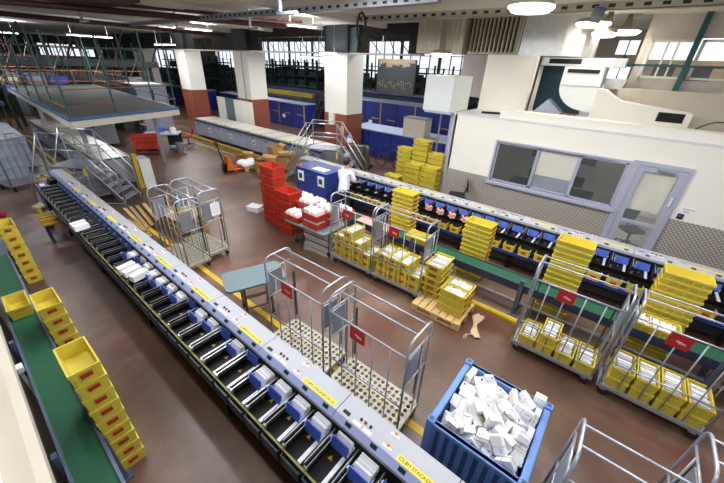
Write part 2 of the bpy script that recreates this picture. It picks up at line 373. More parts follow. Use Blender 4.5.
# ------------------------------------------------------------------ roll cages
CW, CL, CH_ = .50, 1.14, 1.62
def arch(y, n=5):
    a = CW/2-.015; r = .11; p = [(-a, y, .16)]
    for k in range(n+1):
        t = PI-PI/2*k/n; p.append((-a+r+r*math.cos(t), y, CH_-r+r*math.sin(t)))
    for k in range(n+1):
        t = PI/2-PI/2*k/n; p.append((a-r+r*math.cos(t), y, CH_-r+r*math.sin(t)))
    return p+[(a, y, .16)]
def make_cage(perf=True, sign=True, dm=None):
    r = thing('roll_cage', 'x', 'roll cage')
    # deck
    m = MB(); a, b = CW/2, CL/2
    if perf:
        nx, ny = 6, 14; cx, cy = (CW-.06)/nx, (CL-.08)/ny; h = .36*cy
        for i in range(nx):
            for j in range(ny):
                x, y = -a+.03+(i+.5)*cx, -b+.04+(j+.5)*cy
                o8 = [(x+cx/2*u, y+cy/2*v) for u, v in ((1, 0), (1, 1), (0, 1), (-1, 1), (-1, 0), (-1, -1), (0, -1), (1, -1))]
                i8 = [(x+h*math.cos(PI/4*k), y+h*math.sin(PI/4*k)) for k in range(8)]
                vs = [(p[0], p[1], .2) for p in o8+i8]+[(p[0], p[1], .175) for p in o8+i8]
                fs = []
                for k in range(8):
                    l = (k+1) % 8
                    fs += [(k, l, 8+l, 8+k), (8+k, 8+l, 24+l, 24+k), (16+l, 16+k, 24+k, 24+l)]
                m.add(vs, fs)
        m.box(-a, -a+.03, -b, b, .15, .203); m.box(a-.03, a, -b, b, .15, .203)
        m.box(-a+.03, a-.03, -b, -b+.04, .15, .203); m.box(-a+.03, a-.03, b-.04, b, .15, .203)
    else:
        m.box(-a, -a+.03, -b, b, .15, .203); m.box(a-.03, a, -b, b, .15, .203)
        m.box(-a+.03, a-.03, -b, -b+.04, .15, .203); m.box(-a+.03, a-.03, b-.04, b, .15, .203)
        for i in range(13): y = -b+.04+(i+.5)*(CL-.08)/13; m.box(-a+.03, a-.03, y-.022, y+.022, .18, .2)
    m.build('deck', [dm or deckm], r)
    for s in (-1, 1):
        y = s*(CL/2-.02)
        e = MB(); e.tube(arch(y), .0135, 8)
        for z in (1.40, .95): e.bar((-CW/2+.02, y, z), (CW/2-.02, y, z), .010)
        e.build('end_frame', [galv], r, smooth=True)
        MB().box(-CW/2+.05, .04, y-.005, y+.005, .98, 1.36).build('end_plate', [plate], r)
        e = MB()
        for x in (.10,): e.bar((x, y, .2), (x, y, 1.4), .009)
        e.build('end_bar', [galv], r, smooth=True)
        e = MB(); e.box(CW/2-.05, CW/2-.025, y-s*.05, y-s*.07, .35, 1.2)
        e.build('strap', [strapm], r)
    for x in (-.08, .12): MB().bar((x, -CL/2+.02, CH_), (x, CL/2-.02, CH_), .0115).build('top_rail', [galv], r, smooth=True)
    x = -CW/2+.015
    for z in (1.40, .62): MB().bar((x, -CL/2+.02, z), (x, CL/2-.02, z), .0115).build('side_rail', [galv], r, smooth=True)
    for i in range(4):
        y = -CL/2+CL*(i+1)/5; MB().bar((x, y, .2), (x, y, 1.4), .0085).build('side_bar', [galv], r, smooth=True)
    if sign:
        sg = MB().box(x-.012, x-.004, .0, .215, 1.2, 1.39).build('sign', [inkred if False else mat('sign_red', '#b0201c', .5, var=.05)], r)
        k = MB()
        for i, (u, w, hgt) in enumerate(((.05, .014, .03), (.068, .012, .05), (.085, .02, .03), (.11, .014, .02), (.13, .012, .016))):
            y = .19-u; k.add([(x-.0135, y, 1.285-i*.004), (x-.0135, y-w, 1.30-i*.004), (x-.0135, y-w+.006, 1.29+hgt*.5), (x-.0135, y+.004, 1.285+hgt*.35)], [(0, 1, 2, 3)])
        k.box(x-.0142, x-.013, .04, .12, 1.268, 1.271)
        k.build('logo', [whitehard], sg, label='small white emblem strokes')
    for sx in (-1, 1):
        for sy in (-1, 1):
            c = (sx*(CW/2-.05), sy*(CL/2-.09))
            q = MB().cbox((c[0], c[1], .125), (.045, .07, .06)).build('castor', [galv], r)
            MB().bar((c[0]-.016, c[1]-.02, .06), (c[0]+.016, c[1]-.02, .06), .06, 14).build('wheel', [rubber], q)
    return r
cage = Proto(make_cage())
cage_w = Proto(make_cage(False, False))
cage_g = Proto(make_cage(False, True, galv))
GC = 'empty roll cages beside the left sorting machine'
cage.get('empty grey roll cage with perforated deck next to the blue-grey table', 'roll cage', (2.36, 2.79, 0), .02, GC)
cage.get('empty grey roll cage with perforated deck next to the blue letter bin', 'roll cage', (2.36, 1.545, 0), .0, GC)
cage_w.get('empty slatted-deck roll cage nearer the left machine, by the broken pallets', 'roll cage', (2.36, 6.72, 0), .03)
o = cage_w.get('empty slatted-deck roll cage farther from the left machine, white sheet on its end', 'roll cage', (2.88, 6.87, 0), .04)
s_ = MB().box(-.02, .18, -CL/2+.0, -CL/2+.004, 1.05, 1.33).build('paper_notice', [paper], o, label='white notice sheet')
t_ = MB()
for i in range(5): t_.box(.01, .15, -CL/2-.001, -CL/2+.003, 1.28-i*.04, 1.285-i*.04)
t_.build('print', [inkk], s_)
cage_w.get('empty roll cage on the near edge, closest to the blue bin', 'roll cage', (2.20, -1.02, 0), .0)
cage_w.get('empty roll cage on the near edge, farther from the blue bin', 'roll cage', (2.72, -1.80, 0), .0)
cage_g.get('roll cage of stacked yellow crates beside the red crate table', 'roll cage', (4.78, 3.86, 0), .02)
cage_g.get('roll cage of yellow crates between the red table cage and pallet', 'roll cage', (4.80, 2.70, 0), .02)
cage_g.get('half-filled roll cage with four crates behind the blue bin', 'roll cage', (4.83, -.16, 0), .0)
cage_g.get('roll cage with two layers of letter crates nearest the office door side', 'roll cage', (4.80, -1.36, 0), .0)
# crates inside the cages: (cage, columns)
def caged(x, y0, dy, heights, where, rz=-PI/2):
    for i, n in enumerate(heights):
        crate_stack(crate_n, x, y0-i*dy, n, PN, f"the {NTH[i]} column of the {where}", 'crates in the '+where, rz, .205, fill=LET_N, jit=.003)
caged(4.80, 4.22, .252, (3, 4, 3, 2), 'cage by the red table')
caged(4.80, 3.05, .252, (3, 3, 3, 2), 'cage by the pallet')
caged(4.82, .21, .262, (1, 2, 1, 1), 'half-filled cage behind the blue bin', PI/2)
caged(4.80, -.98, .262, (2, 2, 2, 2), 'nearest filled cage', PI/2)
# ------------------------------------------------------------------ stacker machines
def make_stacker(name, label, far, near, seam0, slot_far, loc, mails, seed, PITCH, rail_mat, strip_mat, top, mind):
    """local u = distance from the outer panel edge towards the slot side (x = -u), y along the line"""
    r = thing(name, label, 'sorting machine', loc)
    X = lambda u: -u
    # cover panels, one per section
    SEC = PITCH*4; q = SEC/1.185; ys = sorted([seam0+SEC*k for k in range(-6, 12) if near < seam0+SEC*k < far-.2], reverse=True)
    edges = [far]+ys+[near]
    for i in range(len(edges)-1):
        a, b = edges[i+1]+.004, edges[i]-.004
        MB().prism([(X(0), .93), (X(0), 1.065), (X(.012), 1.08), (X(.235), 1.08), (X(.292), 1.03), (X(.292), .985), (X(.25), .93)], a, b, 'y').build('cover_panel', [grey], r)
        MB().prism([(X(.237), 1.0795), (X(.2925), 1.0305), (X(.294), 1.033), (X(.2385), 1.082)], a, b, 'y').build('lip_strip', [lip if seed == 3 else grey], r)
    MB().box(X(.62), X(.03), near, slot_far, .12, .74).build('body', [darkgrey], r)
    MB().box(X(.27), X(.02), near, far, .74, .93).build('rear_housing', [grey], r)
    MB().box(X(.70), X(.27), near, slot_far, .755, .775).build('tray_floor', [black], r)
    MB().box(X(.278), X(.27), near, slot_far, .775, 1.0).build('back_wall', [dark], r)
    MB().box(X(.72), X(.70), near, slot_far, .72, .797).build('front_rail', [rail_mat], r)
    MB().box(X(.722), X(.702), near, slot_far, .797, .802).build('edge_strip', [strip_mat], r)
    # details on the covers, one set per half section
    det = {}
    def put(nm, mb, mats, lab=None):
        det[nm] = mb.mesh(nm, mats)
    put('name_label', MB().box(X(.232), X(.17), -.225, .225, 1.0802, 1.0815), [labely])
    put('signal_lamp', MB().lathe([(.0, 1.1), (.012, 1.098), (.017, 1.08)], (0, 0, 0), 10), [orange])
    put('lamp_label', MB().box(-.035, -.015, -.045, .045, 1.0802, 1.0815), [whitehard])
    put('push_button', MB().lathe([(0, 1.096), (.013, 1.094), (.016, 1.08)], (0, 0, 0), 10), [fruitred]); put('black_button', MB().lathe([(0, 1.096), (.013, 1.094), (.016, 1.08)], (0, 0, 0), 10), [blackm])
    put('button_label', MB().box(-.016, .016, -.045, .045, 1.0802, 1.082), [whitehard])
    m = MB(); m.box(X(.205), X(.17), -.04, .04, 1.0802, 1.084)
    put('hand_hole', m, [blackm])
    for h in ys:
        for nm, dy, u in (('hand_hole', -.1, 0), ('push_button', -.30, .15), ('black_button', -.25, .15), ('black_button', -.36, .15), ('button_label', -.36, .205), ('button_label', -.24, .205), ('signal_lamp', -.575, .045), ('signal_lamp', -.575, .175), ('lamp_label', -.575, .04), ('lamp_label', -.575, .17), ('name_label', -.915, 0)):
            if h+dy*q > near+.3: link(nm, det[nm], r, (-u, h+dy*q, 0))
    # displays on the lip, dividers, guides, paddles
    disp = MB().prism([(X(.247), 1.073), (X(.275), 1.048), (X(.2765), 1.0505), (X(.2485), 1.0755)], -.035, .035, 'y').mesh('slot_display', [greenl])
    d = MB(); d.box(X(.69), X(.29), -.017, .017, .775, top, 0); d.box(X(.69), X(.29), -.005, .005, top, top+.004, 1)
    d.box(X(.70), X(.31), -.040, -.034, top-.02, top-.012, 1); d.bar((X(.69), -.03, .83), (X(.30), -.03, .83), .012, 6, 0); d.cbox((X(.695), -.018, .83), (.02, .035, .05), 1)
    dme = d.mesh('divider', [blackm, chrome])
    gme = MB().box(X(.69), X(.33), -.02, .02, .776, .792).mesh('guide_bar', [whitehard if False else mat('pale_guide', '#d3d6e0', .4, .1)])
    p = MB(); p.add([(X(.43), -.1, .80), (X(.43), .1, .80), (X(.40), .1, .93), (X(.40), -.1, .93), (X(.42), -.1, .80), (X(.42), .1, .80), (X(.39), .1, .93), (X(.39), -.1, .93)], MB.BF, 0)
    p.box(X(.425), X(.395), .1, .112, .80, .93, 1); p.box(X(.425), X(.3), -.112, -.1, .80, .84, 1)
    p2 = p.mesh('paddle', [bluep, blueed])
    w = MB(); w.add([(X(.485), .045, .7765), (X(.485), .095, .7765), (X(.44), .07, .7765)], [(0, 1, 2)]); wme = w.mesh('warning_sticker', [amber])
    y = seam0-.045-PITCH*(int((seam0-.045-near)/PITCH))
    slots = []
    while y+PITCH < slot_far+.05:
        link('divider', dme, r, (0, y, 0)); link('guide_bar', gme, r, (0, y+.085, 0)); slots.append(y)
        link('slot_display', disp, r, (0, y+.16, 0))
        y += PITCH
    link('divider', dme, r, (0, y, 0))
    pad = {}
    rnd = random.Random(seed)
    for i, y in enumerate(slots):
        th = mails(i, y, rnd)
        dx = .085-(th or -.02)     # the paddle rests against the mail behind it
        link('paddle', p2, r, (dx, y+.16, 0)); link('warning_sticker', wme, r, (0, y+.12, 0))
        pad[i] = (dx, th)
    return r, slots, pad
def slot_letters_mesh(th, seed):
    rnd = random.Random(seed); m = MB(); x = 0
    while x < th:
        t = rnd.uniform(.012, .022); h = rnd.uniform(.10, .13); ln = .055
        m.add([(-x-t, -.095, 0), (-x, -.095, 0), (-x, .095, 0), (-x-t, .095, 0), (-x-t+ln, -.095+rnd.uniform(0, .02), h), (-x+ln, -.095, h), (-x+ln, .095, h), (-x-t+ln, .095, h)], MB.BF, rnd.choice([0, 0, 0, 1]))
        x += t+.0006
    return m.mesh('letters', [paper, paper])
SL = {t: slot_letters_mesh(t, int(t*1000)) for t in (.03, .05, .08, .11, .15)}
def lmails(i, y, rnd):
    if y > 6.3: return None
    if abs(y+.16-2.66) < .13: return None
    return rnd.choice([.05, .08, .11, .11, .15]) if rnd.random() < .86 else None
lm, ls, lp = make_stacker('sorting_machine', 'long left sorting machine with grey covers and blue paddles in black slots', 12.17, -3.4, 1.32, 11.42, (1.645, 0, 0), lmails, 3, 2.37/8, navy, olive, .892, .0)
n = 0
for i, y in enumerate(ls):
    if lp[i][1] and y > .5:
        o = link('letters', SL[lp[i][1]], None, (1.645-.30, y+.16, .777))
        tag(o, f"white letters behind a blue paddle, {NTH[n]} filled slot of the left machine", 'mail', 'letters in the left machine slots'); n += 1
# left end of the machine: blue end top, control cover, things lying there
MB().box(-.69, -.24, 11.45, 12.12, .2, .80).build('end_cabinet', [bluem], lm)
MB().box(-.62, -.52, 11.75, 12.0, .8005, .802).build('paper_sheet', [paper], lm)
MB().prism([(-.46, .80), (-.24, .80), (-.26, .93), (-.40, .93)], 11.65, 12.0, 'y').build('black_hood', [black], lm)
MB().box(-.69, -.60, 12.0, 12.1, .8005, .81).build('yellow_switch_plate', [tyel], lm)
k = MB().lathe([(0, .84), (.03, .835), (.035, .81)], (-.64, 12.05, 0), 12).build('emergency_button', [fruitred], lm)
# blue trays hung under the front rail
tr = MB(); tr.box(-.83, -.735, -.13, .13, .50, .515); tr.box(-.83, -.815, -.13, .13, .515, .66); tr.box(-.83, -.735, -.13, -.12, .515, .66); tr.box(-.83, -.735, .12, .13, .515, .66)
tme = tr.mesh('hanging_tray', [navy])
for i, y in enumerate(ls):
    if i % 1 == 0 and y < 9.5: link('hanging_tray', tme, lm, (.075, y+.15, .1))
for y in [k*2.37 for k in range(-1, 5)]: MB().box(-.66, -.60, y+.4, y+.46, 0, .13).build('foot', [blackm], lm); MB().box(-.12, -.06, y+.4, y+.46, 0, .13).build('foot', [blackm], lm)
for k in range(6): text(lm, f"C5.8M STACKER {25+4*k}-{28+4*k}", .043, (-.201, 1.32-.915+1.185*k, 1.0822), (0, 0, -PI/2), inkk)
def rmails(i, y, rnd):
    return rnd.choice([.03, .03, .05, None])
rm, rs, rp = make_stacker('sorting_machine', 'long right sorting machine in front of the white office wall', 8.7, -6.0, .52, 6.45, (7.77, 0, 0), rmails, 5, .327, black, black, .95, .03)
n = 0
for i, y in enumerate(rs):
    if rp[i][1] and y > -2.2:
        o = link('letters', SL[rp[i][1]], None, (7.77-.30, y+.16, .777))
        tag(o, f"white letters behind a blue paddle, {NTH[n]} filled slot of the right machine", 'mail', 'letters in the right machine slots'); n += 1
MB().box(-.80, -.74, -6.0, 6.5, .40, .46).build('shelf_rail', [bluem], rm)
MB().box(-.80, -.30, -6.0, 6.5, .43, .445).build('lower_shelf', [black], rm)
for k in range(10): MB().box(-.70, -.62, -4.8+k*1.2, -4.73+k*1.2, 0, .40).build('foot', [blackm], rm); MB().box(-.12, -.06, -4.8+k*1.2, -4.73+k*1.2, 0, .13).build('foot', [blackm], rm)
# slot by slot crates on the right machine's lower shelf, pink mail, bundles on the left machine
n = 0
for i, y in enumerate(rs):
    if y < -2.3: continue
    crate_n.get(f"yellow crate on the lower shelf of the right machine, {NTH[n]} from its near end", 'crate', (7.20, y+.16, .455), -PI/2, 'crates under the right machine slots'); n += 1
pk = MB()
for t in range(5): pk.cbox((0, 0, .014+t*.022), (.20, .12, .02), 0, (.03*(t % 2), 0, .05*t))
pme = pk.mesh('pink_mail', [pinkp])
for x, y, w in ((7.13, 3.42, 'the first slot right of the tall crate stack'), (7.10, 3.08, 'the second slot right of the tall crate stack'), (7.10, 2.76, 'the third slot right of the tall crate stack'), (7.10, 2.42, 'the slot just left of the low crate stack'), (7.1, 4.1, 'the slot left of the tall crate stack')):
    tag(link('pink_mail', pme, None, (x, y, .79), .2*y), f"pink mail lying at {w}"[:200], 'mail', 'pink mail in the right machine slots')
wb = MB()
for t in range(4): wb.cbox((0, (t-1.5)*.028, .05), (.25, .026, .10), 0, (.04*(t % 3-1), 0, .02*t))
wme = wb.mesh('letter_bundle', [paper]); 
for x, y, rz, w in ((1.10, 5.30, .25, 'nearest of the three lying on the dividers'), (1.07, 5.50, .15, 'middle one of the three lying on the dividers'), (1.05, 5.68, .1, 'farthest of the three lying on the dividers'),                   (.99, 7.9, .2, 'nearer of two on the far dividers'), (.99, 8.08, .1, 'farther of two on the far dividers')):
    tag(link('letter_bundle', wme, None, (x, y, .882), rz), f"white letter bundle on the left machine, {w}", 'mail', 'white bundles lying on the left machine')

# ------------------------------------------------------------------ belt conveyors
def conveyor(name, label, x0, x1, y0, y1, z, posts, mfr):
    r = thing(name, label, 'conveyor', ((x0+x1)/2, y0, 0)); w = (x1-x0)/2; L = y1-y0
    MB().box(-w+.012, w-.012, 0, L, z-.03, z).build('belt', [green], r)
    for s in (-1, 1): MB().box(s*w-.012, s*w+.012, 0, L, z-.13, z+.018).build('side_rail', [mfr], r)
    MB().box(-w+.02, w-.02, .02, L-.02, z-.12, z-.04).build('bed', [steel], r)
    for y in (0, L): MB().bar((-w+.02, y, z-.05), (w-.02, y, z-.05), .045, 14).build('end_roller', [galv], r)
    for p in posts:
        for s in (-1, 1):
            l = MB().box(s*w-.03, s*w+.03, p-y0-.03, p-y0+.03, .02, z-.03).build('leg', [steel], r)
            MB().cbox((s*w, p-y0, .01), (.14, .14, .02)).build('foot_plate', [steel], l)
            if s < 0 and len(posts) < 6: MB().box(s*w-.05, s*w-.01, p-y0-.035, p-y0+.035, z-.2, z+.12).build('post_head', [steel], l)
        MB().bar((-w, p-y0, .25), (w, p-y0, .25), .02).build('cross_bar', [steel], r)
    return r
conveyor('belt_conveyor', 'green belt conveyor on the left with one yellow crate on it', -.395, -.115, -1.5, 8.0, .75, (-1, 1.0, 3, 5, 7), steel)
conveyor('belt_conveyor', 'green belt conveyor running behind the filled roll cages', 5.50, 5.83, -6.0, 4.9, .655, (-5, -2, .62, 2.9, 4.7), navy)
r = thing('end_cover', 'grey end cover block standing behind the left green belt', 'cover', (-.05, 8.9, 0))
MB().box(-.35, .16, -.8, .7, 0, .62).build('housing', [darkgrey], r, bevel=.02); MB().box(-.30, .1, -.7, .6, .62, .66).build('lid', [steel], r)
# kick rail and yellow kerb on the floor under the right belt
tag(MB().bar((5.75, -6, .12), (5.75, 4.6, .12), .03, 10).box(5.72, 5.78, -2.0, -1.95, 0, .1).box(5.72, 5.78, .6, .65, 0, .1).box(5.72, 5.78, 3, 3.05, 0, .1).build('guard_rail', [galv]), 'grey floor guard rail running under the right green belt', 'rail')
tag(MB().prism([(5.20, 0), (5.20, .07), (5.22, .10), (5.28, .10), (5.30, .07), (5.30, 0)], .48, 1.9, 'y').build('kerb_rail', [tyel]), 'yellow kerb rail on the floor beside the pallet', 'rail')
# sheet of plastic on the floor
pl = MB(); n = 14; vs = []
for i in range(n+1):
    t = i/n; cx = 5.02-.62*t+.03*math.sin(7*t); cy = 1.03-.06*t+.05*math.sin(5*t)
    w = .055+.035*math.sin(9*t)+.05*t*(1-t)
    for j in range(5): vs.append((cx+.02*math.sin(j*2+i), cy+(j-2)*w*.5, .012+.02*abs(math.sin(i*1.7+j*2.1))))
pl.add(vs, [(i*5+j, i*5+j+1, i*5+j+6, i*5+j+5) for i in range(n) for j in range(4)])
o = pl.build('plastic_strip', [tapem], smooth=True); so = o.modifiers.new('s', 'SOLIDIFY'); so.thickness = .006
tag(o, 'crumpled strip of cream plastic wrap lying on the floor by the pallet', 'plastic wrap')
tag(MB().tube([(4.38+.09*math.cos(t*.5), .93+.07*math.sin(t*.5)+.02*t, .008) for t in range(0, 11)], .007, 6).build('string', [tapem], smooth=True), 'loop of pale string lying at the end of the plastic wrap', 'string')

# ------------------------------------------------------------------ blue bin and bundles
r = thing('pallet_bin', 'large blue plastic pallet bin heaped with letter bundles', 'bin', (2.60, .165, 0))
w, l, H0 = .485, .455, .80
m = MB()
for s in (-1, 1):
    m.box(s*w-.025, s*w+.025, -l, l, .14, H0); m.box(-w, w, s*l-.025, s*l+.025, .14, H0)
m.box(-w, w, -l, l, .12, .16)
m.build('shell', [bluebin], r, bevel=.006)
for s in (-1, 1):
    MB().box(s*w-.035, s*w+.035, -l-.03, l+.03, H0-.045, H0).build('rim', [bluebin], r, bevel=.01)
    MB().box(-w-.03, w+.03, s*l-.035, s*l+.035, H0-.045, H0-.001).build('rim', [bluebin], r, bevel=.01)
    for k in range(8):
        x = -w+.1+k*(2*w-.2)/7
        MB().box(x-.022, x+.022, s*(l+.024)-.014, s*(l+.024)+.014, .2, H0-.06).build('rib', [bluebin_d], r)
        y = -l+.1+k*(2*l-.2)/7
        MB().box(s*(w+.024)-.014, s*(w+.024)+.014, y-.022, y+.022, .2, H0-.06).build('rib', [bluebin_d], r)
    for s2 in (-1, 1):
        c = MB().box(s*w-.045, s*w+.045, s2*l-.045, s2*l+.045, .14, H0+.03).build('corner_post', [bluebin], r, bevel=.018)
        MB().cbox((s*w, s2*l, H0+.026), (.045, .045, .012)).build('stacking_socket', [bluebin_d], c)
        MB().box(s*w-.06, s*w+.06, s2*l-.06, s2*l+.06, 0, .14).build('foot', [bluebin], r, bevel=.01)
hp = MB(); hp.lathe([(0, .49), (.25, .48), (.42, .42), (.43, .165)], (0, 0, 0), 24)
tag(hp.build('mail_heap', [paper], None, (2.60, .165, 0)), 'white letters packed deep inside the blue bin under the bundles', 'mail', None, 'stuff')
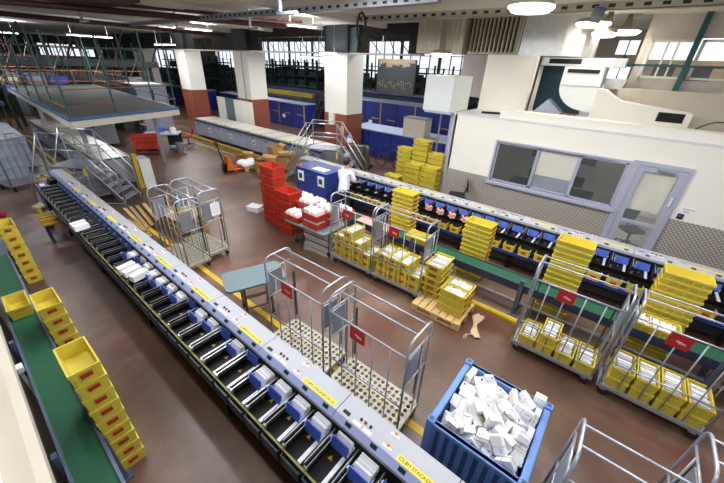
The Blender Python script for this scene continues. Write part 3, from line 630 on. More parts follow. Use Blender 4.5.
B = [[2.356,-0.187,0.445,0.0,0.001,-0.006,0.176,0.102,0.049],[2.56,-0.14,0.448,0.0,-0.0,-0.0,0.199,0.104,0.054],[2.416,0.144,0.547,3.139,-0.0,-0.342,0.202,0.116,0.063],[2.8,0.018,0.544,0.001,-0.0,-0.396,0.205,0.102,0.056],[2.452,0.447,0.521,0.188,-0.808,-1.828,0.207,0.117,0.054],[2.83,-0.211,0.529,1.57,0.96,-0.0,0.188,0.108,0.056],[2.704,0.19,0.538,0.001,-0.0,1.118,0.167,0.113,0.045],[2.276,0.102,0.521,1.57,0.731,-1.374,0.184,0.104,0.057],[2.272,0.414,0.5,-0.114,0.624,2.927,0.206,0.102,0.037],[2.677,0.529,0.476,-1.571,0.0,0.269,0.173,0.109,0.036],[2.984,0.041,0.474,-1.569,-0.0,-1.636,0.166,0.106,0.069],[2.202,0.183,0.473,-1.571,-0.0,1.553,0.178,0.104,0.051],[2.364,-0.141,0.55,-1.093,0.273,-0.758,0.167,0.103,0.062],[2.189,0.323,0.508,0.322,1.571,-2.819,0.174,0.101,0.037],[2.607,0.389,0.536,0.001,-0.001,-2.982,0.176,0.12,0.039],[2.622,-0.05,0.534,0.0,-0.0,3.091,0.176,0.108,0.036],[2.193,-0.019,0.474,-1.57,-0.001,1.571,0.166,0.105,0.043],[2.454,0.474,0.584,0.0,-0.824,-1.571,0.207,0.111,0.07],[2.845,0.471,0.442,-0.0,-0.0,3.029,0.187,0.102,0.042],[2.542,0.462,0.609,1.553,0.132,1.587,0.201,0.113,0.064],[2.995,0.465,0.472,-1.57,0.001,-1.571,0.208,0.101,0.069],[2.403,0.285,0.534,-0.004,-0.0,-0.076,0.209,0.113,0.037],[2.264,0.535,0.508,-2.049,-1.571,0.478,0.175,0.1,0.067],[2.285,0.392,0.618,-0.761,0.037,-1.411,0.205,0.111,0.066],[2.246,0.381,0.573,2.2,-0.059,-1.512,0.186,0.111,0.036],[2.701,-0.183,0.507,0.428,1.571,-2.713,0.171,0.107,0.062],[2.306,-0.021,0.568,-1.649,-0.112,0.668,0.189,0.108,0.063],[2.434,0.147,0.612,0.0,0.001,0.478,0.17,0.112,0.066],[2.942,0.125,0.549,3.131,-0.005,1.179,0.205,0.104,0.046],[2.32,0.02,0.659,0.134,-0.134,0.247,0.173,0.103,0.052],[2.53,0.056,0.589,-0.323,-2.761,0.388,0.179,0.111,0.052],[2.454,0.298,0.589,-0.009,-0.02,-0.122,0.181,0.115,0.07],[2.941,0.302,0.495,3.141,0.649,-0.004,0.186,0.118,0.046],[2.212,-0.158,0.521,0.692,-1.571,-0.452,0.2,0.107,0.058],[2.199,0.438,0.753,-1.571,-1.382,-1.57,0.206,0.107,0.055],[2.538,-0.182,0.498,-0.002,-0.0,-0.0,0.173,0.113,0.046],[2.205,0.234,0.719,1.57,-0.935,-1.571,0.201,0.116,0.068],[2.593,0.501,0.652,-0.391,1.35,-0.356,0.199,0.119,0.039],[2.786,0.544,0.633,-1.571,1.265,-0.0,0.179,0.119,0.049],[2.831,-0.123,0.55,0.023,0.002,-0.062,0.18,0.113,0.07],[2.723,0.42,0.598,-2.634,-0.103,-1.7,0.184,0.1,0.041],[2.898,0.47,0.511,0.366,0.269,1.699,0.193,0.103,0.037],[2.828,0.431,0.561,-0.6,0.148,1.51,0.169,0.105,0.043],[2.757,0.407,0.568,-0.578,0.206,1.598,0.178,0.119,0.041],[2.218,0.076,0.577,-1.859,-0.288,1.769,0.189,0.103,0.038],[2.844,0.192,0.581,-0.167,0.325,-2.091,0.178,0.118,0.06],[2.59,0.249,0.594,1.734,-0.199,1.039,0.19,0.114,0.06],[2.307,0.212,0.627,0.661,0.566,3.087,0.168,0.103,0.066],[2.975,-0.166,0.502,0.003,0.866,1.571,0.182,0.108,0.036],[2.637,0.232,0.577,-1.731,-0.0,-2.07,0.203,0.116,0.043],[2.916,-0.019,0.609,-0.223,-0.204,3.125,0.21,0.114,0.067],[2.356,0.513,0.506,-0.891,1.57,2.251,0.17,0.112,0.067],[2.693,-0.04,0.608,-0.104,0.192,2.559,0.193,0.105,0.065],[2.937,0.32,0.605,0.538,-0.753,2.754,0.203,0.118,0.066],[2.71,0.194,0.579,-3.141,-0.0,1.042,0.209,0.107,0.038],[2.968,0.436,0.619,-1.572,-1.526,-0.743,0.174,0.101,0.062],[2.538,0.305,0.683,-0.028,-0.294,0.29,0.188,0.1,0.065],[2.928,0.545,0.616,0.136,1.571,1.706,0.187,0.103,0.048],[3.004,0.519,0.619,-1.782,-1.57,-1.359,0.192,0.101,0.049],[2.464,-0.106,0.555,0.202,0.032,2.218,0.2,0.114,0.05],[2.821,-0.109,0.673,-0.3,0.025,-2.35,0.199,0.108,0.057],[2.976,-0.084,0.507,0.003,1.79,-1.571,0.166,0.105,0.045],[2.784,0.02,0.673,1.293,-0.841,-1.649,0.172,0.102,0.042],[2.333,-0.037,0.713,0.098,-0.163,0.497,0.18,0.109,0.07],[2.936,-0.21,0.654,1.571,-3.067,-0.0,0.178,0.111,0.058],[2.519,-0.091,0.592,-0.052,0.198,0.541,0.166,0.115,0.041],[2.444,-0.165,0.731,-2.898,0.798,0.321,0.192,0.107,0.07],[2.716,0.194,0.632,0.0,0.0,1.04,0.209,0.101,0.067],[2.593,0.031,0.645,0.215,0.041,-1.838,0.171,0.11,0.054],[2.386,0.281,0.689,0.288,0.426,1.932,0.167,0.103,0.043],[2.268,0.109,0.733,-1.467,0.555,1.49,0.181,0.114,0.068],[2.932,0.098,0.618,-2.853,-0.011,-0.065,0.174,0.117,0.061],[2.651,-0.128,0.64,-0.117,-0.601,0.915,0.183,0.103,0.048],[2.196,0.038,0.681,1.571,0.338,-1.571,0.2,0.115,0.05],[2.579,0.207,0.679,-0.001,-0.134,0.285,0.209,0.111,0.041],[2.276,-0.182,0.658,-0.692,-2.496,0.001,0.185,0.116,0.04],[2.46,0.054,0.685,-0.165,-0.059,1.98,0.194,0.103,0.047],[2.473,0.408,0.74,-1.607,-0.064,0.777,0.18,0.111,0.054],[2.324,0.462,0.699,-2.252,0.347,-1.092,0.205,0.112,0.07],[2.924,0.204,0.655,0.364,0.008,-0.057,0.204,0.102,0.068],[2.586,-0.145,0.66,0.401,0.361,-1.428,0.186,0.117,0.042],[2.634,0.502,0.64,0.638,-1.826,-0.61,0.178,0.108,0.035],[2.523,0.371,0.783,1.396,-0.368,0.83,0.169,0.108,0.067],[2.375,-0.179,0.702,-0.01,-0.826,-3.141,0.206,0.118,0.07],[2.654,0.059,0.715,0.369,0.086,0.982,0.169,0.113,0.058],[2.752,0.064,0.659,1.337,-0.642,-1.72,0.185,0.103,0.039],[2.991,-0.086,0.675,1.668,-0.186,1.369,0.17,0.113,0.037],[2.581,0.17,0.73,-0.068,-0.116,0.824,0.179,0.107,0.062],[2.696,0.404,0.657,0.65,0.183,-2.304,0.187,0.113,0.054],[2.462,0.046,0.733,-0.172,-0.027,2.177,0.198,0.119,0.051],[2.454,0.235,0.764,0.259,0.644,-0.583,0.174,0.11,0.045],[2.313,0.441,0.764,0.784,-0.423,-0.388,0.18,0.117,0.041],[2.35,-0.03,0.778,-0.046,-0.183,1.288,0.165,0.113,0.054],[2.257,0.288,0.768,-0.203,-1.937,0.75,0.185,0.115,0.045],[2.664,0.426,0.738,-1.177,-0.265,-1.721,0.21,0.109,0.061],[2.704,0.08,0.764,-0.378,-0.02,-1.992,0.165,0.107,0.062],[2.577,-0.142,0.711,-0.428,-0.329,1.79,0.183,0.102,0.049],[2.536,0.299,0.819,0.956,1.271,0.169,0.198,0.115,0.066],[2.836,0.427,0.659,0.769,-0.313,-1.649,0.17,0.118,0.066],[2.924,0.047,0.694,-1.206,-0.012,-0.065,0.205,0.112,0.057],[2.309,0.142,0.814,0.241,-0.464,-3.031,0.193,0.113,0.043],[2.829,-0.125,0.718,-0.292,-0.067,-2.652,0.184,0.117,0.039],[2.659,-0.126,0.746,-0.609,0.352,-1.316,0.198,0.106,0.04],[2.925,0.453,0.74,0.025,-0.038,1.817,0.209,0.115,0.063],[2.766,0.252,0.713,0.098,0.385,1.296,0.199,0.116,0.066],[3.0,0.307,0.775,1.343,1.053,-1.571,0.194,0.104,0.036],[2.924,0.131,0.698,0.364,0.008,-0.058,0.2,0.103,0.064],[2.473,0.475,0.819,-0.796,0.398,1.193,0.185,0.114,0.057],[2.202,-0.114,0.792,1.571,-0.762,-1.571,0.165,0.104,0.063],[2.552,0.201,0.825,1.1,-0.118,0.783,0.191,0.114,0.067],[2.744,0.098,0.817,-0.033,-0.378,2.861,0.204,0.107,0.06],[2.895,0.523,0.825,1.597,0.036,-0.094,0.182,0.101,0.065],[2.946,-0.1,0.765,-0.007,-0.21,1.884,0.197,0.109,0.064],[2.577,0.118,0.846,0.746,-0.545,1.047,0.204,0.111,0.065],[2.919,0.216,0.75,0.46,0.272,2.574,0.165,0.108,0.055],[2.883,0.253,0.801,0.46,-0.271,-2.717,0.2,0.119,0.069],[2.476,-0.135,0.788,0.77,-0.341,1.883,0.174,0.118,0.054],[2.947,-0.084,0.855,1.731,-0.133,0.961,0.189,0.106,0.064],[2.729,-0.019,0.812,-0.315,-0.794,2.08,0.206,0.1,0.049],[2.994,-0.187,0.888,0.246,1.571,0.246,0.197,0.104,0.069],[2.854,-0.213,0.812,1.571,-1.454,-0.0,0.174,0.115,0.051],[2.861,0.384,0.785,0.258,0.566,-2.426,0.202,0.109,0.046],[2.743,0.475,0.766,0.387,-0.185,-1.687,0.177,0.102,0.058],[2.439,0.122,0.871,0.212,1.745,-2.383,0.208,0.102,0.048],[2.305,0.305,0.757,-1.175,-0.427,-1.209,0.173,0.108,0.041],[2.334,0.385,0.802,-2.291,0.207,-0.958,0.195,0.106,0.045],[2.376,-0.015,0.864,1.627,0.18,-1.796,0.205,0.104,0.064],[2.506,-0.003,0.811,1.418,3.041,-0.202,0.171,0.101,0.061],[2.934,0.036,0.806,-1.704,0.073,-2.783,0.182,0.103,0.052],[2.836,-0.086,0.808,-1.64,0.211,-1.443,0.181,0.116,0.039],[2.282,-0.001,0.855,1.033,2.406,0.996,0.168,0.113,0.064],[2.761,0.338,0.813,-0.031,0.782,-2.07,0.165,0.108,0.052],[2.696,0.207,0.874,0.746,-2.425,0.07,0.201,0.116,0.054],[2.513,-0.136,0.839,-0.367,-0.72,-2.658,0.198,0.114,0.067],[2.603,-0.214,0.814,1.571,-0.696,-0.0,0.168,0.112,0.05]]
rnd = random.Random(11)
prot = {}
for i, (x, y, z, a, b, c, dx, dy, dz) in enumerate(B):
    m = MB(); nl = max(4, int(dz/.011)); t = dz/nl
    for k in range(nl):
        sx, sy = rnd.uniform(-.004, .004), rnd.uniform(-.004, .004)
        m.box(-dx/2+sx, dx/2+sx, -dy/2+sy, dy/2+sy, -dz/2+k*t, -dz/2+(k+1)*t-.001, rnd.choice([0, 0, 0, 0, 1]))
    o = m.build('letter_bundle', [paper, rnd.choice([paper, paper2])], None, (x, y, z)); o.rotation_euler = (a, b, c)
    mb = MB(); q = .0025
    u = rnd.uniform(-.02, .02)
    for f in ((u-.002, u+.002, -dy/2-q-.004, dy/2+q+.004, dz/2, dz/2+q), (u-.002, u+.002, -dy/2-q-.004, dy/2+q+.004, -dz/2-q, -dz/2), (u-.002, u+.002, dy/2+.003, dy/2+q+.004, -dz/2, dz/2), (u-.002, u+.002, -dy/2-q-.004, -dy/2-.003, -dz/2, dz/2)): mb.box(*f)
    mb.build('rubber_band', [tapem], o)
    hasmark = rnd.random() < .75
    if hasmark:
        k = rnd.choice([0, 1, 2, 3])
        s = 1 if (Euler((a, b, c)).to_matrix() @ Vector((0, 0, 1))).z > 0 else -1
        zz = s*(dz/2+.0008); za, zb = min(zz, zz-s*.0016), max(zz, zz-s*.0016)
        q = (((.18, .42, -.30, -.12, 0),), ((-.4, -.26, .12, .34, 2), (.1, .4, -.1, -.05, 3)), ((.22, .34, -.1, .14, 1),), ((.05, .42, -.36, -.3, 3), (-.42, -.34, .22, .4, 2)))[k]
        for n, (u0, u1, v0, v1, ci) in enumerate(q): MB().box(dx*u0, dx*u1, dy*v0, dy*v1, za, zb).build(('postmark', 'address_line')[n], [(paperb, inkred, inkb, mat('grey_ink', '#6d6d72', .7))[ci]], o)
    tag(o, 'banded bundle of white letters heaped in the large blue bin', 'mail', 'letter bundles heaped in the blue bin')

# ------------------------------------------------------------------ tables and carts
def round_rect(w, l, r, n=4):
    P = []
    for cx, cy, a0 in ((w-r, l-r, 0), (-w+r, l-r, PI/2), (-w+r, -l+r, PI), (w-r, -l+r, 1.5*PI)):
        P += [(cx+r*math.cos(a0+PI/2*k/n), cy+r*math.sin(a0+PI/2*k/n)) for k in range(n+1)]
    return P
def cart_table(name, label, loc, rz, w, l, z, m):
    r = thing(name, label, 'table', loc, rz)
    MB().prism(round_rect(w, l, .09), z-.035, z, 'z').build('tabletop', [m], r)
    for s in (-1, 1):
        for t in (-1, 1):
            g = MB().bar((s*(w-.28), t*(l-.12), .10), (s*(w-.28), t*(l-.12), z-.035), .02, 8).build('leg', [rustm], r)
            MB().bar((s*(w-.28)-.015, t*(l-.12), .05), (s*(w-.28)+.015, t*(l-.12), .05), .05, 12).build('wheel', [rubber], g)
        MB().bar((s*(w-.28), -l+.12, .22), (s*(w-.28), l-.12, .22), .016).build('end_bar', [rustm], r)
    for t in (-1, 1):
        for zz in (.22, .45): MB().bar((-w+.28, t*(l-.12), zz), (w-.28, t*(l-.12), zz), .016).build('long_bar', [rustm], r)
    return r
cart_table('cart_table', 'blue-grey topped cart table with rounded corners between the roll cages', (2.44, 4.22, 0), -.36, .50, .30, .75, tablet)
cart_table('cart_table', 'grey cart table loaded with red trays of white mail', (4.72, 5.12, 0), .05, .40, .66, .70, tablet)
tray_r = Proto(make_crate('red_tray', .34, .5, .15, [redp, redd], label=False, rib=4))
LET_T = [letters_mesh(.33, .48, .21, seed=40+i, pal=(0, 0, 0, 1)) for i in range(3)]
for x, y, n, d in ((4.50, 5.52, 1, 'outer end'), (4.90, 5.50, 2, 'worker side far end'), (4.55, 4.94, 2, 'aisle side near end'), (4.92, 4.94, 2, 'worker side near end')):
    for t in range(n):
        tray_r.get(f"red tray of white mail, {'single one' if n == 1 else ('upper one', 'lower one')[1-t]}, {d} of the grey cart table", 'tray', (x, y, .70+.20*t), 0, 'red mail trays on the cart table')
        letters(LET_T, x, y, .70+.20*t, 0, f"white mail in the {'single' if n == 1 else ('upper', 'lower')[1-t]} red tray, {d} of the cart table", 'mail in red trays')
r = thing('low_stand', 'low dark stand with a red mail tray in front of the blue cabinet', 'stand', (5.75, 6.35, 0))
MB().box(-.3, .3, -.45, .45, .46, .50).build('top', [tablet], r)
for s in (-1, 1):
    for t in (-1, 1): MB().box(s*.27-.02, s*.27+.02, t*.42-.02, t*.42+.02, 0, .46).build('leg', [rustm], r)
for y, d in ((6.6, 'far'), (6.08, 'near')):
    tray_r.get(f"red tray of white mail on the {d} half of the low stand", 'tray', (5.75, y, .50), 0, 'red trays on the low stand')
    letters(LET_T, 5.75, y, .50, 0, f"white mail in the {d} red tray on the low stand", 'mail in red trays')
# red tray and board by the worker
tray_r.get('red tray with white mail beside the worker behind the far roll cage', 'tray', (5.55, 4.98, .662), 0)
letters(LET_T, 5.55, 4.98, .662, 0, 'white mail in the red tray beside the worker', 'mail in red trays')
tag(MB().box(5.50, 5.84, 3.55, 4.5, .662, .69).build('board', [pinkp]), 'pink brown board lying on the right belt behind the roll cages', 'board')
# white tub on the floor
tb = make_crate('white_tub', .3, .42, .16, [paper, plate], label=False); tag(tb, 'white plastic tub on the floor behind the taller red stack', 'tub'); tb.location = (5.02, 8.05, 0); tb.rotation_euler = (0, 0, .3)
# ------------------------------------------------------------------ the hall
CZ = 5.4
struct('floor', MB().box(-9, 31, -9, 52, -.2, 0), [FLOOR])
struct('ceiling', MB().box(-9, 12.25, -9, 52, CZ, CZ+.2).box(12.25, 16, -9, 6.95, CZ, CZ+.2), [ceilm])
struct('ceiling', MB().box(12.25, 31, 6.95, 52, 6.4, 6.6), [mat('dark_ceiling', '#3a3632', .8)], 'dark upper ceiling of the far bay')
fw = MB()
fw.box(29, 29.3, 6.95, 52, 0, 2.9); fw.box(29, 29.3, 6.95, 52, 6.0, 6.4)
for y in range(7, 53, 4): fw.box(29, 29.3, y-.15, y+.15, 2.9, 6.0)
struct('wall_far', fw, [mat('far_wall_paint', '#8f8a80', .7)])
wn = 2
for y in range(7, 51, 4):
    m = MB().box(29.12, 29.16, y+.15, y+3.85, 2.9, 6.0, 0)
    for k in range(1, 4): m.box(29.05, 29.12, y+k-.04, y+k+.04, 2.9, 6.0, 1)
    for z in (3.9, 4.9): m.box(29.05, 29.12, y+.15, y+3.85, z-.03, z+.03, 1)
    o = m.build(f'window_{wn+3}', [daylight, darkgrey]); o['kind'] = 'structure'; wn += 1
struct('wall_end', MB().box(-9, 29, 51.8, 52, 0, 2.6).box(-9, 29, 51.8, 52, 4.6, 6.4).box(-9, 9, 51.8, 52, 2.6, 4.6).box(14, 18, 51.8, 52, 2.6, 4.6).box(24, 29, 51.8, 52, 2.6, 4.6), [mat('end_wall_paint', '#4f4a43', .8)])
m = MB().box(9, 24, 51.85, 51.9, 2.6, 4.6, 0)
for k in range(9, 24, 1): m.box(k-.08, k+.08, 51.7, 51.86, 2.6, 4.6, 1)
o = m.build('window_4', [daylight, darkgrey]); o['kind'] = 'structure'
# columns
for y0 in (10.27, 17.52, 24.65, 31.9):
    m = MB(); m.box(11.6, 12.7, y0, y0+1.36, 1.97, 4.36, 0); m.box(11.585, 12.715, y0-.015, y0+1.375, 0, 1.97, 1); m.box(11.65, 12.65, y0+.05, y0+1.3, 4.42, 6.39, 2)
    struct('column', m, [white, brick, darkgrey], 'square hall column, white above and brick red below')
tag(MB().bar((11.55, 18.0, 0.0), (11.55, 18.0, 4.34), .03).build('pipe', [galv]), 'grey vertical pipe on the column behind the grey machine', 'pipe')
for (y, z, w, h), l in (((11.1, 1.75, .3, .5), 'white electrical box on the brick red part of the nearest column'), ((10.5, 1.3, .2, .32), 'small cream notice on the brick red part of the nearest column')):
    tag(MB().box(11.46 if h > .4 else 11.575, 11.585, y-w/2, y+w/2, z-h/2, z+h/2).build('wall_box' if h > .4 else 'notice', [whitec if h > .4 else beige]), l, 'box' if h > .4 else 'notice')
# beam over the columns, with gaps that show the windows of the far bay
struct('trim_1', MB().box(11.82, 12.2, 6.95, 50, 4.36, 4.42), [white], 'white steel channel on top of the columns')
m = MB(); m.box(11.9, 12.15, 6.95, 50, 5.02, CZ+.2)
prev = 6.95
for a, b in ((7.5, 9.55), (11.9, 16.8), (21.5, 23.7), (26.5, 28.5)):
    m.box(11.9, 12.15, prev, a, 4.42, 5.02); prev = b
m.box(11.9, 12.15, prev, 50, 4.42, 5.02)
struct('beam', m, [mat('beam_dark', '#2c2a26', .8, var=.3)], 'dark beam above the white channel')
for y0, y1 in ((7.5, 9.55), (11.9, 16.8), (21.5, 23.7)):
    r = thing('steel_brace', f"dark steel bracing in the beam opening {'nearest the black board' if y0 < 8 else 'between the two nearer columns' if y0 < 12 else 'farthest along the beam'}", 'brace', (12.02, y0, 4.42))
    n = int((y1-y0)/.55)
    for i in range(n): MB().bar((0, i*(y1-y0)/n, 0), (0, (i+(.5 if i % 2 else 1))*(y1-y0)/n, .6), .018, 6).build('strut', [darkgrey], r)
tag(MB().prism([(9.95, 4.42), (10.6, 4.42), (10.7, 5.3), (9.85, 5.3)], 11.8, 11.88, 'x').build('panel', [tablet]), 'pale green sheet hung on the beam above the nearest column', 'panel')

# ------------------------------------------------------------------ office block
WX = 9.4
m = MB()
m.box(WX, WX+.1, 2.8, 4.15, 1.3, 2.86); m.box(WX, WX+.1, -.24, 2.8, 2.36, 2.86); m.box(WX, WX+.1, -1.24, -.24, 2.37, 2.86); m.box(WX, WX+.1, -5, -1.24, 1.3, 2.86)
m.box(WX, 13.4, 4.05, 4.15, 0, 2.86)
m.box(13.4, 13.5, -5, 4.15, 0, 2.86)
struct('wall_office', m, [white])
m = MB(); m.box(WX-.004, WX+.1, 2.8, 4.15, 0, 1.3); m.box(WX-.004, WX+.1, -.24, 2.8, 0, 1.2); m.box(WX-.004, WX+.1, -5, -1.24, 0, 1.3)
struct('trim_2', m, [TREAD], 'raised dot metal sheet along the lower office wall')
struct('trim_3', MB().box(WX-.012, 13.5, -5, 4.18, 2.86, 2.9), [mat('roof_edge', '#dcd9dc', .5)], 'office roof slab with lilac edge')
struct('trim_4', MB().box(WX-.02, WX, 4.1, 4.17, 0, 2.86), [alum], 'aluminium corner strip of the office')
def framed(name, y0, y1, z0, z1, fr=.045):
    m = MB(); x0, x1 = WX-.05, WX+.08
    m.box(x0, x1, y0, y0+fr, z0, z1); m.box(x0, x1, y1-fr, y1, z0, z1); m.box(x0, x1, y0+fr, y1-fr, z1-fr, z1); m.box(x0, x1, y0+fr, y1-fr, z0, z0+fr)
    return m
w = thing('window_1', 'office window in lilac aluminium with three sliding panes', 'window', (0, 0, 0)); w['kind'] = 'structure'
m = framed('f', -.24, 2.8, 1.2, 2.36); m.box(WX-.09, WX-.05, -.28, 2.84, 1.15, 1.21); m.build('window_frame', [alum], w)
for a, b, t in ((1.70, 2.74, 0), (.76, 1.70, .03), (-.18, .76, 0)):
    q = MB(); x = WX-.0+t
    q.box(x, x+.03, a, a+.035, 1.26, 2.3); q.box(x, x+.03, b-.035, b, 1.26, 2.3); q.box(x, x+.03, a, b, 1.26, 1.295); q.box(x, x+.03, a, b, 2.265, 2.3)
    s = q.build('sash', [alum], w); MB().box(x+.012, x+.018, a+.035, b-.035, 1.295, 2.265).build('pane', [GLASS if t == 0 else CLEAR], s)
w = thing('door_1', 'aluminium framed glass office door', 'door', (0, 0, 0)); w['kind'] = 'structure'
m = MB(); x0, x1 = WX-.05, WX+.06
m.box(x0, x1, -1.26, -1.21, 0, 2.40); m.box(x0, x1, -.36, -.24, 0, 2.40); m.box(x0, x1, -1.21, -.36, 2.32, 2.40); m.build('door_frame', [alum], w)
m = MB(); x0, x1 = WX-.03, WX+.03
m.box(x0, x1, -1.21, -1.08, .02, 2.31); m.box(x0, x1, -.48, -.37, .02, 2.31); m.box(x0, x1, -1.08, -.48, 2.2, 2.31); m.box(x0, x1, -1.08, -.48, .98, 1.06); m.box(x0, x1, -1.08, -.48, .02, .15)
lf = m.build('door_leaf', [alum], w)
MB().box(WX-.004, WX+.004, -1.08, -.48, 1.06, 2.2).build('pane', [CLEAR], lf); MB().box(WX-.004, WX+.004, -1.08, -.48, .15, .98).build('pane', [CLEAR], lf)
MB().box(WX-.07, WX-.03, -1.16, -1.13, 1.55, 1.75).build('door_handle', [whitehard], lf); MB().cbox((WX-.06, -.85, 2.27), (.06, .28, .05)).build('door_closer', [chrome], lf)
o = MB().box(WX-.012, WX-.001, -1.60, -1.36, 1.48, 1.60).build('wall_sign', [paper]); tag(o, 'small white sign with two lines of red writing beside the office door', 'sign')
k = MB()
for i in range(9): k.box(WX-.0135, WX-.012, -1.39-i*.022-.014, -1.39-i*.022, 1.555, 1.578)
for i in range(4): k.box(WX-.0135, WX-.012, -1.43-i*.024-.016, -1.43-i*.024, 1.505, 1.528)
k.build('writing', [inkred], o)
o = MB().box(WX-.03, WX-.001, -1.46, -1.36, 1.34, 1.45).build('card_reader', [blackm]); tag(o, 'dark card reader with a blue screen beside the office door', 'card reader')
MB().box(WX-.033, WX-.03, -1.43, -1.38, 1.385, 1.43).build('screen', [bluep], o)
# inside the office
tag(MB().box(WX+.13, WX+.15, .78, 1.68, 1.22, 1.62).build('low_partition', [mat('slate_board', '#7d8794', .6)]), 'slate grey low board behind the middle office window pane', 'board')
struct('floor', MB().box(WX+.1, 13.4, -5, 4.05, 0, .02), [mat('office_floor', '#a9a08c', .5)], 'pale office floor')
o = MB().box(WX+.10, WX+.12, .80, 1.66, 1.62, 2.34).build('roller_blind', [mat('cream_blind', '#e3dccb', .8)]); tag(o, 'cream roller blind behind the middle office window pane', 'blind')
o = MB().box(WX+.06, WX+.08, -1.06, -.50, 1.30, 2.18).build('roller_blind', [mat('cream_blind', '#e3dccb', .8)]); tag(o, 'cream roller blind half lowered behind the office door glass', 'blind')
def office_chair(label, loc, rz, m, sz=.48):
    r = thing('office_chair', label, 'chair', loc, rz)
    MB().prism(round_rect(.23, .22, .07), sz-.05, sz+.03, 'z').build('seat', [m], r, bevel=.015)
    b = MB().prism(round_rect(.20, .17, .06), -.02, .02, 'z'); bo = b.build('backrest', [m], r, bevel=.01); bo.location = (0, -.27, sz+.32); bo.rotation_euler = (PI/2-.15, 0, 0)
    MB().bar((0, -.20, sz-.02), (0, -.26, sz+.3), .018).build('back_post', [blackm], r)
    MB().bar((0, 0, .1), (0, 0, sz-.05), .028).build('column', [blackm], r)
    for k in range(5):
        a = 2*PI*k/5; l = MB().bar((0, 0, .11), (.27*math.cos(a), .27*math.sin(a), .07), .02, 6, 0, .014).build('star_leg', [blackm], r)
        MB().bar((.27*math.cos(a)-.015, .27*math.sin(a), .03), (.27*math.cos(a)+.015, .27*math.sin(a), .03), .03, 10).build('castor', [rubber], l)
    return r
office_chair('black high swivel chair against the office wall behind the machine', (9.05, 3.5, 0), .35, textile, .66)
office_chair('black office chair seen through the lower glass of the door', (10.5, -.85, 0), 2.2, textile)
office_chair('red backed office chair behind the glass door', (10.7, -1.6, 0), 1.0, fruitred)
r = thing('desk', 'dark desk inside the office behind the window', 'desk', (11.8, 1.5, 0))
MB().box(-.4, .4, -1.2, 1.2, .72, .76).build('desktop', [darkgrey], r)
for s in (-1, 1): MB().box(-.38, .38, s*1.15-.02, s*1.15+.02, 0, .72).build('side_panel', [darkgrey], r)
for i, y in enumerate((.9, 2.0)):
    r = thing('monitor', f"dark computer monitor on the office desk, {'nearer the door' if i == 0 else 'farther from the door'}", 'monitor', (11.9, y, .76))
    MB().box(-.015, .015, -.25, .25, .12, .45).build('screen', [blackm], r); MB().box(-.08, .08, -.1, .1, 0, .015).build('base', [blackm], r); MB().box(-.015, .015, -.03, .03, .015, .2).build('neck', [blackm], r)
tag(MB().box(13.36, 13.4, .6, 2.6, 1.3, 2.2).build('notice_board', [tablet]), 'grey board on the back wall inside the office', 'board')

# things on the office roof
def simple(name, label, cat, mb, m, group=None, bevel=0): return tag(mb.build(name, m, bevel=bevel), label, cat, group)
r = thing('cooling_unit', 'large pale box unit on the corner of the office roof', 'unit', (0, 0, 0))
MB().box(9.2, 10.45, 4.23, 5.10, 2.9, 3.83).build('housing', [whitec], r, bevel=.01); MB().box(9.22, 10.4, 4.2, 5.05, 2.84, 2.9).build('bracket', [alum], r)
MB().bar((9.5, 4.28, 0), (9.5, 4.28, 2.84), .03).build('support_post', [galv], r); MB().bar((10.3, 5.0, 0), (10.3, 5.0, 2.84), .03).build('support_post', [galv], r)
r = thing('glass_screen', 'narrow pale glass screen at the office corner beside the yellow crates', 'screen', (0, 0, 0))
MB().box(9.5, 10.2, 4.22, 4.25, 0, 2.84).build('panel', [CLEAR], r); MB().box(9.46, 9.5, 4.2, 4.27, 0, 2.84).build('frame', [alum], r)
simple('roof_box', 'tall white panelled box standing on the office roof', 'box', MB().box(11.0, 12.0, 2.72, 4.12, 2.9, 4.42), [white], bevel=.01)
simple('cable_duct', 'long low white cable duct along the office roof edge', 'duct', MB().box(9.46, 9.9, -5, 2.9, 2.9, 3.10), [white], bevel=.008)
m = MB(); pf = [(1.95, 4.18)]+[(1.95-.0-.75*(1-math.cos(t*PI/16)), 3.75-.6*math.sin(t*PI/16)) for t in range(0, 9)]+[(.82, 3.15), (1.02, 3.65), (1.05, 4.18)]
r = thing('air_duct_cowl', 'white curved air unit with black grille standing on the office roof', 'air unit', (0, 0, 0))
b = MB().prism(pf, 10.9, 11.5, 'x').build('housing', [whitec], r); MB().box(10.885, 10.9, 1.14, 1.86, 4.04, 4.13).build('grille', [dark], r); MB().box(10.89, 10.9, 1.03, 1.94, 3.74, 3.75).build('seam', [plate], r)
r = thing('ventilation_duct', 'white bent ventilation duct with a dark opening on the office roof', 'duct', (0, 0, 0))
MB().prism([(1.02, 2.92), (1.02, 3.72), (.85, 3.70), (.62, 3.55), (.45, 3.47), (-.60, 3.36), (-.92, 3.33), (-.92, 2.92)], 10.55, 11.15, 'x').build('housing', [white], r); MB().box(10.535, 10.55, -.80, -.32, 3.12, 3.32).build('opening', [dark], r)
simple('metal_trough', 'grey sheet metal trough behind the bent duct', 'trough', MB().prism([(1.05, 3.95), (.55, 3.95), (.6, 3.7), (1.0, 3.7)], 11.6, 12.0, 'x'), [ductg])
m = MB(); rr = random.Random(2)
for i in range(10):
    y = 2.5-i*.12; m.tube([(10.1+.25*rr.random(), y+.5*rr.random(), 2.93+.02*i % .1), (10.2+.2*rr.random(), y-.2, 3.0+.1*rr.random()), (10.3, y-.7*rr.random(), 2.93), (10.1, y-.9, 2.95)], .018, 6, i % 2)
simple('cable_bunch', 'tangle of red and black cables on the office roof', 'cables', m, [redcable, cable])
simple('cable', 'thick black cable drooping beside the tall roof box', 'cable', MB().tube([(11.0, 2.62, 4.4), (10.9, 2.6, 3.6), (10.6, 2.55, 3.0), (10.2, 2.9, 2.94), (10.0, 3.6, 2.93)], .03, 8), [cable])
